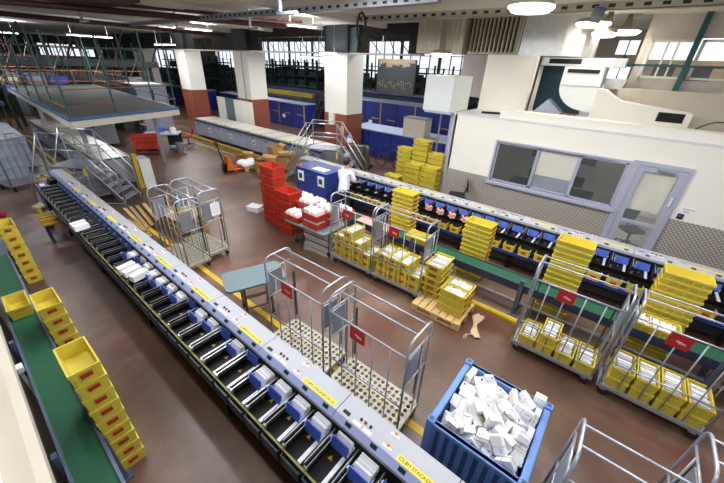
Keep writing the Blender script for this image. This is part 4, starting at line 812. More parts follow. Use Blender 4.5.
simple('folded_sheet', 'pale folded sheet leaning behind the cables on the office roof', 'sheet', MB().prism([(2.6, 2.9), (2.2, 3.35), (2.15, 3.3), (1.7, 2.95)], 11.3, 11.7, 'x'), [lilacw])
# upper room with windows behind the roof
UX = 12.2
m = MB(); m.box(UX, UX+.15, -.55, .56, 4.85, CZ); m.box(UX, UX+.15, -.55, .56, 2.9, 4.03); m.box(UX, UX+.15, .37, .56, 4.03, 4.85)
m.box(UX, UX+.15, -6, -.55, 4.90, CZ); m.box(UX, UX+.15, -6, -.55, 2.9, 3.98); m.box(UX+.15, 15.9, .41, .56, 2.9, CZ)
struct('wall_upper', m, [mat('upper_wall', '#cfc5ba', .6)])
struct('wall_upper_back', MB().box(15.8, 15.95, -6, .41, 2.9, 4.55).box(15.8, 15.95, -6, .41, 5.15, CZ), [mat('warm_wall', '#b99c78', .7)])
o = MB().box(15.86, 15.9, -6, .41, 4.55, 5.15).build('window_2', [daylight]); o['kind'] = 'structure'
w = thing('window_3', 'interior windows of the upper room', 'window', (0, 0, 0)); w['kind'] = 'structure'
for a, b in ((-.50, .37), (-2.6, -.62)):
    m = MB(); z0, z1 = 4.0, 4.86
    for s in (a, b): m.box(UX-.03, UX+.05, s-.035, s+.035, z0, z1)
    m.box(UX-.03, UX+.05, a, b, z1-.05, z1); m.box(UX-.03, UX+.05, a, b, z0, z0+.05)
    for k in ((a+b)/2-.1, (a+b)/2+.1): m.box(UX-.02, UX+.04, k-.02, k+.02, z0, z1)
    fo = m.build('window_frame', [white], w); MB().box(UX+.0, UX+.01, a, b, z0, z1).build('pane', [CLEAR], fo)
r = thing('desk', 'cluttered desk in the upper room behind the windows', 'desk', (14.2, -1.6, 2.9)); MB().box(-.4, .4, -1.5, 1.6, .98, 1.02).build('desktop', [wood2], r); MB().box(-.35, .35, -1.4, 1.5, 0, .98).build('front_panel', [teal], r)
for i, (y, c, h, d) in enumerate(((-.1, maroon, .45, 'dark red box nearest the corner'), (-.9, darkgrey, .4, 'dark grey box in the middle'), (-1.7, wood2, .3, 'brown box beyond the teal post'), (-2.3, darkgrey, .45, 'dark grey box farthest along'))):
    simple('storage_box', f"{d} on the upper room desk", 'box', MB().box(13.95, 14.4, y-.25, y+.25, 3.925, 3.925+h), [c])
o = simple('steel_post', 'teal steel post in front of the upper room windows', 'post', MB().box(UX-.16, UX-.04, -.55, -.43, 2.9, CZ), [teal])
simple('steel_beam', 'thin teal beam running across the upper room windows', 'beam bar', MB().box(UX-.25, UX-.17, -6, 1.0, 4.26, 4.31), [teal])
simple('bulkhead', 'beige boxed duct below the upper room windows', 'duct', MB().box(11.55, 12.0, -6, .66, 2.95, 3.74), [beige])
simple('wire_loop', 'black wire arched over the roof below the beige duct', 'cable', MB().tube([(10.8, -1.0-.9*t/10, 2.93+.28*math.sin(PI*t/10)) for t in range(11)], .014, 6), [cable])
# back windows between the duct and the upper room
struct('wall_back', MB().box(15.8, 15.95, .56, 7, 2.9, 3.6).box(15.8, 15.95, 1.4, 7, 3.6, CZ).box(15.8, 15.95, .56, .8, 3.6, CZ).box(15.8, 15.95, .8, 1.4, 4.3, 4.68).box(15.8, 15.95, .8, 1.4, 5.1, CZ), [mat('upper_wall', '#cfc5ba', .6)])
m = MB().box(15.86, 15.9, .8, 1.4, 3.6, 5.1, 0); m.box(15.8, 15.86, 1.08, 1.12, 3.6, 5.1, 1)
o = m.build('window_18', [daylight, white]); o['kind'] = 'structure'
simple('door_panel', 'dark teal panel standing behind the curved air unit', 'panel', MB().box(12.6, 12.7, 1.5, 3.0, 2.9, 4.4), [mat('dark_blue_teal', '#1f4450', .5)])
# ducts hanging above the office
r = thing('corrugated_duct', 'beige corrugated duct casing hanging above the cooling unit', 'duct', (0, 0, 0))
m = MB(); n = 22; ys = [6.62-i*(6.62-4.98)/n for i in range(n+1)]
pl = [(11.0+.03*(i % 2), y) for i, y in enumerate(ys)]; pl = pl+[(11.6, 4.98), (11.6, 6.62)]
m.prism(pl, 4.42, CZ-.004, 'z'); m.build('casing', [ductm], r)
r = thing('louvred_duct', 'beige duct casing with wide vertical slats above the tall roof box', 'duct', (0, 0, 0))
MB().box(11.25, 11.9, 3.35, 4.90, 4.43, CZ-.004).build('casing', [ductm], r)
for i in range(12): MB().prism([(11.23, 3.42+i*.123), (11.17, 3.43+i*.123), (11.19, 3.48+i*.123), (11.25, 3.475+i*.123)], 4.47, CZ-.03, 'z').build('slat', [ductm], r)
for i in range(12): MB().box(11.235, 11.25, 3.475+i*.123, 3.54+i*.123, 4.5, CZ-.05).build('gap', [dark], r)
pf = [(11.25, 3.33), (11.9, 3.33), (11.9, 1.5)]+[(11.9-.72*math.sin(t*PI/16), 1.5+.9*(1-math.cos(t*PI/16))) for t in range(1, 9)]
simple('round_duct', 'galvanised curved duct end above the curved air unit', 'duct', MB().prism(pf, 4.42, CZ-.004, 'z'), [ductg])
r = thing('duct_grille', 'grey duct with dark grille under the galvanised duct', 'duct', (0, 0, 0)); MB().box(11.5, 11.9, .7, 2.7, 4.2, 4.41).build('casing', [ductg], r); MB().box(11.48, 11.5, 1.7, 2.5, 4.25, 4.37).build('grille', [dark], r)
# ------------------------------------------------------------------ ceiling services
def tray(name, label, x, y0, y1, z, m):
    r = MB(); r.box(x-.012, x, y0, y1, z, z+.14, 0); r.box(x-.012, x+.16, y0, y1, z, z+.012, 0); r.box(x+.15, x+.16, y0, y1, z, z+.06, 0)
    y = y0+.1
    while y < y1: r.box(x-.0135, x-.011, y, y+.11, z+.045, z+.10, 1); y += .26
    return tag(r.build(name, [m, blackm]), label, 'cable tray')
tray('cable_tray', 'perforated grey cable tray under the ceiling, nearer the aisle', 6.55, 3.6, 19.5, 5.06, galv)
tray('cable_tray', 'perforated cream cable tray under the ceiling over the office side', 8.45, -3, 7.2, 5.06, ductm)
for x, y, d in ((7.4, 10.8, 'beside the long tube lamp'), (5.3, 6.6, 'over the right sorting machine'), (6.6, 14.2, 'over the grey machine'), (4.1, 15.5, 'over the mezzanine end')):
    r = thing('ceiling_hanger', f"slotted steel ceiling hanger {d}", 'hanger', (x, y, 4.85)); MB().box(-.035, .035, -.02, .02, 0, CZ-4.85).build('post', [galv], r); MB().box(-.06, .06, -.5, .05, 0, .05).build('arm', [galv], r)
def pipe(label, p, q, rr, m): return tag(MB().bar(p, q, rr, 10).build('pipe', [m], smooth=True), label, 'pipe')
pipe('thick maroon pipe crossing under the ceiling in front', (1.0, 15.2, 5.12), (9.2, 11.2, 5.12), .09, maroon)
pipe('thin maroon pipe running beside the thick one under the ceiling', (1.0, 14.2, 5.22), (9.2, 10.3, 5.22), .05, maroon)
pipe('thin teal pipe running along the ceiling beside the maroon pipes', (1.0, 15.9, 5.2), (9.5, 11.9, 5.2), .035, teal)
pipe('long maroon pipe along the ceiling over the mezzanine', (-4, 18.5, 5.05), (11, 18.5, 5.05), .08, maroon)
m = MB()
for y in (8.6, 12, 15.5, 19, 23): m.box(-9, 11.8, y-.14, y+.14, 5.24, CZ)
struct('trim_5', m, [ceilm], 'shallow plaster ribs of the ceiling')
struct('trim_6', MB().box(-3, 4.5, 11.5, 14.2, 5.22, CZ), [mat('dark_soffit', '#4d4238', .8, var=.3)], 'dark ceiling recess over the mezzanine')  # dark brown slab set just below the plaster, tone varied by noise
o = tag(MB().tube([(8.0+.02*math.sin(t), 6.6+.17*math.sin(t*1.03)+.02*math.sin(t*.31), 4.85+.36*math.cos(t*1.03)) for t in [i*.35 for i in range(72)]]+[(8, 6.6, 5.0), (8, 6.6, CZ)], .014, 6).build('cable_coil', [cable], smooth=True), 'coil of black cable hanging from the ceiling before the beam', 'cable')
r = thing('projector', 'small grey device hanging from the ceiling beside the round lamp', 'device', (8.3, 1.22, 4.98)); MB().cbox((0, 0, 0), (.18, .20, .18), 0, (.2, .5, .3)).build('housing', [plate], r, bevel=.01); MB().bar((0, 0, .08), (0, 0, CZ-4.98), .02).build('drop_rod', [galv], r); MB().bar((0, 0, .3), (0, .9, .4), .025).build('arm', [blackm], r)
simple('air_vent', 'dark slotted vent strip in the ceiling above the upper windows', 'vent', MB().box(11.0, 11.25, -.1, 1.0, CZ-.02, CZ-.001), [blackm])
# lamps
def area(x, y, z, sx, sy, w, col=(1, .95, .86)):
    l = bpy.data.lights.new('lamp_or_fill_light', 'AREA'); l.shape = 'RECTANGLE'; l.size = sx; l.size_y = sy; l.energy = w; l.color = col
    o = bpy.data.objects.new('lamp_or_fill_light', l); COL.objects.link(o); o.location = (x, y, z); return o
def round_lamp(x, y, z, rad, label):
    r = thing('ceiling_lamp', label, 'lamp', (x, y, z)); MB().lathe([(0, 0), (rad*.8, .01), (rad, .07), (rad*.96, .10)], (0, 0, 0), 28).build('diffuser', [lampw], r, smooth=True)
    MB().lathe([(rad*1.01, .09), (rad*.9, .16), (.1, .2), (.05, CZ-z), (0, CZ-z)], (0, 0, 0), 28).build('housing', [ductm], r, smooth=True)
    area(x, y, z-.03, rad*1.4, rad*1.4, 15)
round_lamp(6.75, 1.97, 4.86, .36, 'large round glowing ceiling lamp nearest the camera over the machine')
round_lamp(10.4, 1.55, 4.98, .36, 'round glowing ceiling lamp before the galvanised duct')
round_lamp(12.0, 1.02, 4.95, .34, 'round glowing ceiling lamp by the upper room corner')
round_lamp(10.88, 1.32, 4.818, .27, 'small round ceiling lamp between the two far round lamps')
round_lamp(10.4, 5.35, 4.30, .32, 'round glowing lamp below the corrugated duct')
def tube_lamp(x, y, z, L, rz, label, watt=130, top=None):
    r = thing('tube_lamp', label, 'lamp', (x, y, z), rz); MB().box(-.09, .09, -L/2, L/2, .03, .09).build('housing', [whitec], r)
    MB().box(-.075, .075, -L/2+.02, L/2-.02, 0, .03).build('diffuser', [lampc], r)
    for s in (-1, 1): MB().bar((0, s*L*.4, .09), (0, s*L*.4, (top or (CZ if z > 2.1 else 2.12))-z), .008).build('hanger_rod', [galv], r)
    if watt:
        area(x, y, z-.02, .2, L, watt, (.95, .97, 1)).rotation_euler = (0, 0, rz)
        area(x, y, z+.14, .2, L, watt*(.45 if x < 6 and y < 6 else .9 if z > 2.1 else 0), (.95, .97, 1)).rotation_euler = (PI, 0, rz)  # upward fill light, added to brighten the ceiling
tube_lamp(7.9, 15.6, 4.98, 1.5, PI/2-.2, 'long white tube lamp over the grey machine')
tube_lamp(8.7, 9.75, 5.02, 1.0, PI/2-.4, 'short tube lamp before the beam')
tube_lamp(3.5, 30, 4.75, 2.2, PI/2, 'farthest tube lamp over the mezzanine')
tube_lamp(6.5, 24, 4.7, 2.0, PI/2, 'tube lamp behind the mezzanine posts')
tube_lamp(1.6, 24, 4.8, 2.0, PI/2, 'tube lamp over the left end of the mezzanine')
tube_lamp(10.2, 24, 4.55, 2.6, 0, 'tube lamp by the second column')
tube_lamp(11.2, 11.0, 4.33, .9, 0, 'tube lamp under the channel at the nearest column', 14)
tube_lamp(13.5, 14.5, 4.2, 1.6, 0, 'tube lamp behind the channel between the nearer columns')
tube_lamp(.2, 13.2, 4.6, 1.3, .3, 'tube lamp over the left edge of the mezzanine', 75)
tube_lamp(3.9, 16, 1.98, 1.4, 0, 'added tube lamp fixed under the mezzanine near its front', 26)  # this one and the next are added to brighten the space below the deck
tube_lamp(4.6, 20, 1.98, 1.4, 0, 'added tube lamp fixed under the mezzanine near the desk', 26)
# rows of fittings overhead, outside the frame, that light the near floor
i = 0
for x in (.5, 4.0):
    for y in (-2.5, 1.0, 4.5): tube_lamp(x, y, 5.1, 1.5, 0, f"overhead tube lamp above the near aisle, {('left', 'right')[x > 2]} row, {('rear', 'middle', 'front')[int((y+2.5)/3.5)]} one", 50)
for i, y in enumerate((-2.0, .8, 3.4)): tube_lamp(5.4, y, 5.1, 1.5, 0, f"added overhead tube lamp above the filled roll cages, {('rear', 'middle', 'front')[i]} one", 72)  # unseen row added to brighten the office wall
tube_lamp(13.9, 10, 5.5, 2.4, 0, 'added tube lamp of the far bay behind the nearest column', 170, 6.4)  # both far bay lamps are added fill lights given tube fittings
tube_lamp(15.2, 22, 5.5, 2.4, 0, 'added tube lamp of the far bay behind the second column', 200, 6.4)
for i, (x, y) in enumerate(((2.2, 6.3), (5.2, 5.6))): tube_lamp(x, y, 5.15, 1.5, 0, f"added overhead tube lamp over the {('left machine', 'red crates')[i]} end of the aisle", 120)  # unseen fill lights added over the aisle, given tube fittings
tube_lamp(11.0, -.1, 2.68, 1.2, PI/2, 'added tube lamp on the office ceiling inside', 30, 2.86)  # unseen fill light added to brighten the office interior
tube_lamp(14.2, -1.5, 5.2, 1.2, 0, 'added tube lamp in the upper room', 24)  # unseen fill light added for the upper room
# ------------------------------------------------------------------ grey machines
def transport(name, label, x0, x1, y0, y1, h, face, doors, loc=(0, 0, 0)):
    r = thing(name, label, 'machine', loc)
    MB().box(x0+.05, x1-.05, y0, y1, .10, h-.06).build('cabinet', [grey], r)
    MB().box(x0+.02, x1-.02, y0, y1, h-.06, h).build('top', [grey], r)
    MB().box(x0, x0+.05, y0, y1, h-.09, h-.02).build('edge_rail', [bluem], r)
    MB().box(x0, x0+.06, y0, y1, h-.02, h+.02).build('edge_strip', [olive], r)
    n = doors; g = (y1-y0)/n
    for i in range(n):
        y = y0+i*g
        d = MB().box(x0+.03, x0+.05, y+.02, y+g-.02, .14, h-.12).build('door', [lilacw], r); MB().box(x0+.02, x0+.03, y+g*.45, y+g*.55, h-.24, h-.19).build('handle', [blackm], d)
        if i % 2 == 0: MB().box(x0+.022, x0+.03, y+g*.3, y+g*.55, h-.52, h-.30).box(x0+.0205, x0+.0222, y+g*.36, y+g*.49, h-.46, h-.36, 1).build('label_plate', [paper, darkgrey], d)
        MB().box(x0+.15, x1-.15, y+.06, y+g-.06, h, h+.035).build('cover', [mat('frosted_cover', '#d6d2c6', .35, .1, var=.12)], r)
        MB().box(x0+.15, x1-.15, y-.05, y+.05, h, h+.012).build('gap', [darkgrey], r)
    return r
transport('transport_machine', 'long grey transport machine with covers running behind the cartons', 9.0, 10.4, 9.3, 19.6, .92, -1, 10)
transport('transport_machine', 'grey transport machine with pale covers beyond the left steps', 2.6, 3.65, 12.9, 23.0, .95, -1, 9)
transport('transport_machine', 'grey machine in the distance under the mezzanine by the desk', 4.3, 5.2, 19.5, 25.8, 1.0, -1, 7)
r = thing('machine_end_unit', 'grey end unit of the left machine below the left steps', 'machine', (0, 0, 0))
MB().box(1.78, 2.9, 12.15, 12.85, .08, .70).build('cabinet', [grey], r); MB().box(1.76, 2.92, 12.13, 12.85, .70, .74).build('top', [grey], r)
for k in range(4): MB().box(1.85, 2.8, 12.18+k*.16, 12.28+k*.16, .74, .77).build('roller_cover', [grey], r)
for k in range(3): MB().box(1.8+k*.02, 2.88, 12.11, 12.15, .15+k*.18, .28+k*.18).build('side_panel', [plate], r)
r = thing('control_post', 'yellow post with grey box at the end of the left steps', 'post', (3.5, 12.35, 0))
MB().box(-.06, .06, -.06, .06, 0, 1.17).build('post', [tyel], r); MB().box(.08, .42, -.1, .5, 0, .95).build('cabinet', [whitec], r)
r = thing('cabinet', 'blue cabinet with papers on top at the far end of the right slots', 'cabinet', (0, 0, 0))
MB().box(6.62, 7.45, 6.62, 8.0, .05, 1.06).build('body', [bluem], r, bevel=.01); MB().box(6.60, 7.47, 6.60, 8.02, 1.06, 1.09).build('top', [bluem], r)
for y in (6.72, 7.62): s = MB().box(6.60, 6.62, y, y+.26, .66, .98).build('white_label', [paper], r); MB().box(6.595, 6.60, y+.06, y+.20, .74, .90).build('print', [darkgrey], s)
MB().box(6.75, 7.05, 6.85, 7.4, 1.09, 1.094).build('paper_sheet', [paper], r); MB().box(6.8, 7.0, 7.45, 7.6, 1.09, 1.094).build('paper_note', [cardl], r)
for y in (7.2, 7.3): MB().cbox((6.612, y, .88), (.03, .05, .04)).build('latch', [blackm], r)
r = thing('emergency_stop', 'small yellow box with red button at the blue cabinet corner', 'switch', (6.72, 7.92, 1.09)); MB().box(-.08, .08, -.06, .06, 0, .05).build('box', [tyel], r); MB().lathe([(0, .10), (.04, .09), (.04, .05)], (0, 0, 0), 12).build('button', [fruitred], r)

# blue machines beyond the columns
def blue_row(label, x0, x1, y0, y1, h, n, yel=True):
    r = thing('blue_machine', label, 'machine', (0, 0, 0))
    MB().box(x0+.04, x1, y0, y1, 0, h-.04).build('cabinet', [mat('navy_machine', '#20307c', .4, var=.1)], r); MB().box(x0-.03, x1+.02, y0, y1, h-.04, h).build('top', [lilacw], r)
    g = (y1-y0)/n
    for i in range(n):
        y = y0+i*g
        d = MB().box(x0, x0+.04, y+.02, y+g-.02, .16, h-.08).build('door', [mat('navy_machine', '#20307c', .4, var=.1)], r)
        if yel: MB().box(x0-.015, x0, y+.1, y+g*.55, h*.55, h*.55+.05).build('yellow_bar', [tyel], d)
        if i % 2 == 0 and yel: MB().box(x0-.012, x0+.04, y-.035, y+.035, .16, h-.08).build('yellow_strip', [tyel], r)
        if i % 3 == 1: MB().box(x0-.01, x0, y+g*.5, y+g*.72, h*.35, h*.5).build('label_plate', [paper], d)
    return r
blue_row('navy blue machine with pale top just behind the bicycle', 13.0, 14.6, 4.6, 11.4, 1.25, 5, False)
blue_row('navy blue cabinet row with yellow bars behind the nearest blue machine', 16.4, 17.8, 7.2, 16.5, 2.17, 8)
blue_row('navy blue cabinet row between the two nearer columns', 15.2, 16.3, 17.2, 27.5, 1.55, 8)
blue_row('rearmost navy blue row with pale top on the far side', 20.5, 21.8, 9, 20, 2.3, 8, False)
blue_row('navy blue row beyond the second column towards the end wall', 14.5, 15.8, 29, 42, 1.55, 9)
tag(MB().box(17.0, 17.3, 18.3, 24.6, 1.75, 2.05).box(16.6, 17.3, 17.5, 27.5, 0, 1.72, 1).box(17.5, 18.2, 17.5, 28, 0, 2.25, 1).build('guard_rail', [mat('dull_yellow', '#8f7d26', .6, var=.2), navy]), 'long yellow guard panel above the blue row between the columns', 'panel')
tag(MB().box(18.8, 19.1, 8, 10.2, 2.25, 2.5).box(18.6, 19.1, 8, 16, 0, 2.25, 1).build('guard_rail', [mat('dull_yellow', '#8f7d26', .6), navy]), 'yellow guard panel on the farthest blue row', 'panel')
r = thing('machine_step', 'small pale step block on the nearest navy machine top', 'step', (13.4, 7.6, 1.25)); MB().box(-.3, .3, -.55, .55, 0, .75).build('box', [beige], r); MB().box(-.32, .32, -.57, .57, .75, .79).build('lid', [plate], r)
for i, (x0, y0, y1) in enumerate(((23.0, 8, 19), (24.5, 20, 33), (20.5, 21.5, 32), (18.5, 33, 45))):
    r = thing('machine_rack', ('dark tall rack of machinery below the nearer far windows', 'dark tall rack of machinery in the middle of the far bay', 'dark rack standing before the middle far rack', 'dark rack nearest the end wall of the far bay')[i], 'rack', (0, 0, 0))
    n = int((y1-y0)/1.4)
    for k in range(n+1): MB().box(x0, x0+.12, y0+k*1.4-.05, y0+k*1.4+.05, 0, 4.15).build('upright', [rack], r); MB().box(x0+1.4, x0+1.5, y0+k*1.4-.05, y0+k*1.4+.05, 0, 4.0).build('upright', [rack], r)
    for z in (.6, 1.3, 2.1, 2.9, 3.55): MB().box(x0-.02, x0+1.5, y0, y1, z, z+.10).build('shelf', [teal if z in (2.1, 3.55) else rack], r)
    m = MB(); rr = random.Random(i)
    for k in range(n):
        for z in (.7, 1.4, 2.2, 3.0): m.box(x0+.3, x0+1.3, y0+k*1.4+.1, y0+k*1.4+1.2, z, z+rr.uniform(.3, .52))
    m.build('stored_goods', [mat('dark_goods', '#2f3a3c', .7, var=.4, scale=3)], r)['kind'] = 'stuff'
tag(MB().box(15.0, 15.1, 8.95, 11.2, 2.7, 4.3).build('blackboard', [bronze]), 'hanging dark board with a pale skyline drawn on it', 'board')
bb = [o for o in COL.objects if o.name == 'blackboard'][0]
k = MB(); rr = random.Random(5); y = 9.0; z = 3.1
while y < 11.1:
    nz = 3.0+rr.random()*.35; w = rr.uniform(.07, .16); k.box(14.985, 15.0, y, y+w, nz, nz+.03); k.box(14.985, 15.0, y+w-.03, y+w, min(z, nz), max(z, nz)+.03); z = nz; y += w
k.build('drawing', [gold], bb)
k = MB(); y = 9.0
while y < 11.1: w = rr.uniform(.08, .2); k.box(14.985, 15.0, y, min(11.2, y+w), 4.05+rr.uniform(-.12, .1), 4.3); y += w
k.build('upper_band', [gold], bb)
for i, y in enumerate((9.2, 11.0)): tag(MB().bar((15.05, y, 4.3), (15.05, y, 6.4), .015).build('hanger_rod', [galv]), f"thin rod holding the {'near' if i == 0 else 'far'} end of the dark skyline board", 'rod')
darkw = mat('dark_brown_wood', '#3a2620', .6, var=.2)
r = thing('ladder', 'dark brown steep ladder leaning beside the nearest column', 'ladder', (0, 0, 0))
for o_ in (0, .45): MB().bar((12.9+o_, 14.6, .1), (13.3+o_, 12.4, 4.3), .045).build('rail', [darkw], r)
for i in range(11): t = (i+.5)/11; MB().bar((12.9+.4*t, 14.6-2.2*t, .1+4.2*t), (13.35+.4*t, 14.6-2.2*t, .1+4.2*t), .025, 6).build('rung', [darkw], r)
for i in range(4):
    y = 16.3+i*.95
    tag(MB().box(10.75+.03*i, 10.80+.03*i, y, y+.85, 0, 1.98).build('white_board', [white if i != 2 else tablet]), f"tall {'white' if i != 2 else 'grey-green patterned'} board leaning behind the grey machine, {NTH[i]} from the nearer end", 'board', None)
# kerbs and floor lines
for (x0, x1, y0, y1, h, l) in ((8.52, 8.60, 9.6, 20.5, .14, 'long yellow guard kerb before the grey transport machine'), (2.18, 2.28, 13.4, 23, .16, 'yellow guard kerb before the left transport machine')):
    tag(MB().box(x0, x1, y0, y1, 0, h).build('kerb_rail', [tyel]), l, 'rail')
m = MB().box(2.37, 2.47, -2, 9.2, .001, .004).box(8.05, 8.14, 12.8, 18, .001, .004).box(2.37, 2.47, 9.2, 9.3, .001, .004)
struct('trim_7', m, [mat('floor_line', '#c9a424', .6, var=.25, scale=9)], 'yellow painted floor lines')

# ------------------------------------------------------------------ steps
def handrail(r, pts, nm='handrail'): MB().tube(pts, .018, 8).build(nm, [chrome], r, smooth=True)
r = thing('access_steps', 'aluminium step bridge over the end of the left machine', 'steps', (2.85, 11.28, 0), .707)
w = .38; N = 5; pz = 1.15; yt = .80; ye = 1.75
for i in range(N):
    z = .20+(pz-.20)*i/N; y = -.02+yt*i/N
    MB().box(-w+.02, w-.02, y, y+.22, z-.03, z).build('tread', [galv], r)
for x in (-w, w):
    MB().prism([(-.05, .12), (.06, .10), (yt+.06, pz-.04), (yt-.06, pz)], x-.014, x+.014, 'x').build('stringer', [chrome], r)
    MB().bar((x, .0, .0), (x, .0, .2), .02).build('leg', [galv], r); MB().bar((x, yt+.02, 0), (x, yt+.02, pz), .02).build('leg', [galv], r); MB().bar((x, ye, 0), (x, ye, pz+.9), .018).build('rail_post', [galv], r)
    MB().bar((x, 0, .06), (x, yt, .06), .018).build('floor_bar', [galv], r)
    handrail(r, [(x, -.04, .2), (x, -.02, .95), (x, yt, pz+.88), (x, ye, pz+.9)])
    handrail(r, [(x, 0, .6), (x, yt, pz+.45), (x, ye, pz+.45)], 'mid_rail')
    MB().bar((x, yt, pz), (x, yt, pz+.88), .016).build('rail_post', [galv], r)
    handrail(r, [(x, ye, pz+.9), (x, ye+.75, .5), (x, ye+.78, .05)], 'descending_rail')
    MB().box(x-.025, x+.025, yt-.02, yt+.05, pz-.25, pz-.05).build('yellow_tape', [labely], r)
MB().box(-w-.02, w+.02, yt, ye, pz-.05, pz).build('platform', [plate], r, bevel=.008)
r = thing('access_steps', 'aluminium step bridge over the grey machine behind the blue cabinet', 'steps', (8.5, 8.55, 0), .5)
pz = 1.30
MB().box(-.35, .35, -.55, .55, pz-.05, pz).build('platform', [plate], r, bevel=.008)
for s in (-1, 1):
    for t in (-1, 1):
        x = s*.36; y = t*.55
        MB().prism([(t*.55, pz), (t*.68, pz), (t*1.62, 0), (t*1.48, 0)], x-.02, x+.02, 'x').build('stringer', [chrome], r)
        MB().bar((x, y, 0), (x, y, pz+.86), .016).build('rail_post', [galv], r)
        handrail(r, [(x, y, pz+.86), (x, t*1.5, .75), (x, t*1.6, .12)])
        handrail(r, [(x, y, pz+.42), (x, t*1.52, .42)], 'mid_rail')
    handrail(r, [(s*.36, -.55, pz+.86), (s*.36, .55, pz+.86)]); handrail(r, [(s*.36, -.55, pz+.42), (s*.36, .55, pz+.42)], 'mid_rail')
for t in (-1, 1):
    for i in range(4):
        u = (i+.7)/4.5; MB().box(-.34, .34, min(t*(1.55-.92*u)-.11, t*(1.55-.92*u)+.11), max(t*(1.55-.92*u)-.11, t*(1.55-.92*u)+.11), pz*u-.03, pz*u).build('tread', [plate], r)
    MB().box(-.39, -.36, t*.55-.03, t*.55+.03, pz-.3, pz-.06).build('yellow_tape', [labely], r)

# ------------------------------------------------------------------ mezzanine
PZ = 2.3
FL, FR, BR, BL = Vector((2.28, 12.5, 0)), Vector((5.75, 13.6, 0)), Vector((6.4, 26, 0)), Vector((2.72, 26, 0))
r = thing('mezzanine', 'grey topped mezzanine platform with teal posts and orange rails', 'platform', (0, 0, 0))
MB().prism([(p.x, p.y) for p in (FL, FR, BR, BL)], PZ-.06, PZ, 'z').build('deck', [mat('deck_mat', '#383b37', .8, var=.15, scale=3)], r)
def beam(p, q, z0, z1, t): 
    d = (q-p).normalized(); n = Vector((-d.y, d.x, 0))*t
    return MB().prism([(v.x, v.y) for v in (p, q, q-n, p-n)], z0, z1, 'z')
be = mat('blue_edge', '#3f6a92', .55, var=.12); cs = mat('cream_steel', '#d3d0bf', .5)
beam(FL, FR, PZ-.07, PZ+.02, .05).build('blue_edge', [be], r); beam(BL, FL, PZ-.07, PZ+.02, .05).build('blue_edge', [be], r)
beam(FL, FR, PZ-.26, PZ-.07, .04).build('fascia', [cs], r); beam(FR, BR, PZ-.26, PZ, .04).build('fascia', [cs], r); beam(BL, FL, PZ-.26, PZ-.07, .04).build('fascia', [cs], r)
P = [(FL.lerp(FR, t), h) for t, h in ((.01, 4.45), (.37, 4.45), (.98, 4.85))]+[(FL.lerp(BL, t), 4.6) for t in (.14, .3, .48, .7, .9)]+[(FR.lerp(BR, t), 4.8) for t in (.2, .42, .68, .95)]
for p, h in P: MB().bar((p.x, p.y, PZ-.06), (p.x, p.y, h), .026).build('post', [teal], r)
for z in (PZ+.3, PZ+.75):
    for p, q in ((FL, FR), (FL, BL), (FR, BR)): MB().bar((p.x, p.y, z), (q.x, q.y, z), .015).build('rail', [orangerail], r)
for p in (FL.lerp(BR, .12), FR.lerp(BL, .12), FL.lerp(BL, .6)+Vector((.3, 0, 0))): MB().box(p.x-.06, p.x+.06, p.y-.06, p.y+.06, 0, PZ-.06).build('support_column', [galv], r)
# second walkway behind, towards the left
r = thing('walkway', 'farther raised walkway with teal frames beyond the mezzanine left edge', 'platform', (0, 0, 0))
MB().box(-6, 2.0, 22.3, 30, 1.75, 1.85).build('deck', [mat('deck_mat', '#4b4e49', .8)], r); MB().box(-6, 2.0, 22.2, 22.3, 1.72, 1.88).build('blue_edge', [mat('blue_edge', '#3a6fa8', .5)], r)
for x in (-5.5, -4, -2.5, -1.2, 0, 1.1, 1.9):
    for y in (22.3, 26): MB().bar((x, y, 0), (x, y, 4.9), .035).build('post', [teal], r)
for z in (2.2, 2.7, 3.2):
    for y in (22.3, 26): MB().bar((-6, y, z), (2, y, z), .025).build('rail', [orangerail], r)
r = thing('overhead_conveyor', 'dark overhead conveyor crossing behind the mezzanine', 'conveyor', (0, 0, 0))
MB().box(2, 11, 27.5, 28.3, 3.2, 3.55).build('bed', [darkgrey], r); MB().box(-5, 11, 32, 32.5, 3.5, 3.7).build('pipe_run', [maroon], r)
for x in (3, 5.5, 8, 10.5): MB().box(x-.08, x+.08, 27.8, 28, 0, 3.2).build('post', [rack], r)
for x in (3.5, 6, 8.5, 10.8): MB().bar((x, 28, 3.5), (x+.9, 28, CZ-.1), .06).build('brace', [maroon], r)
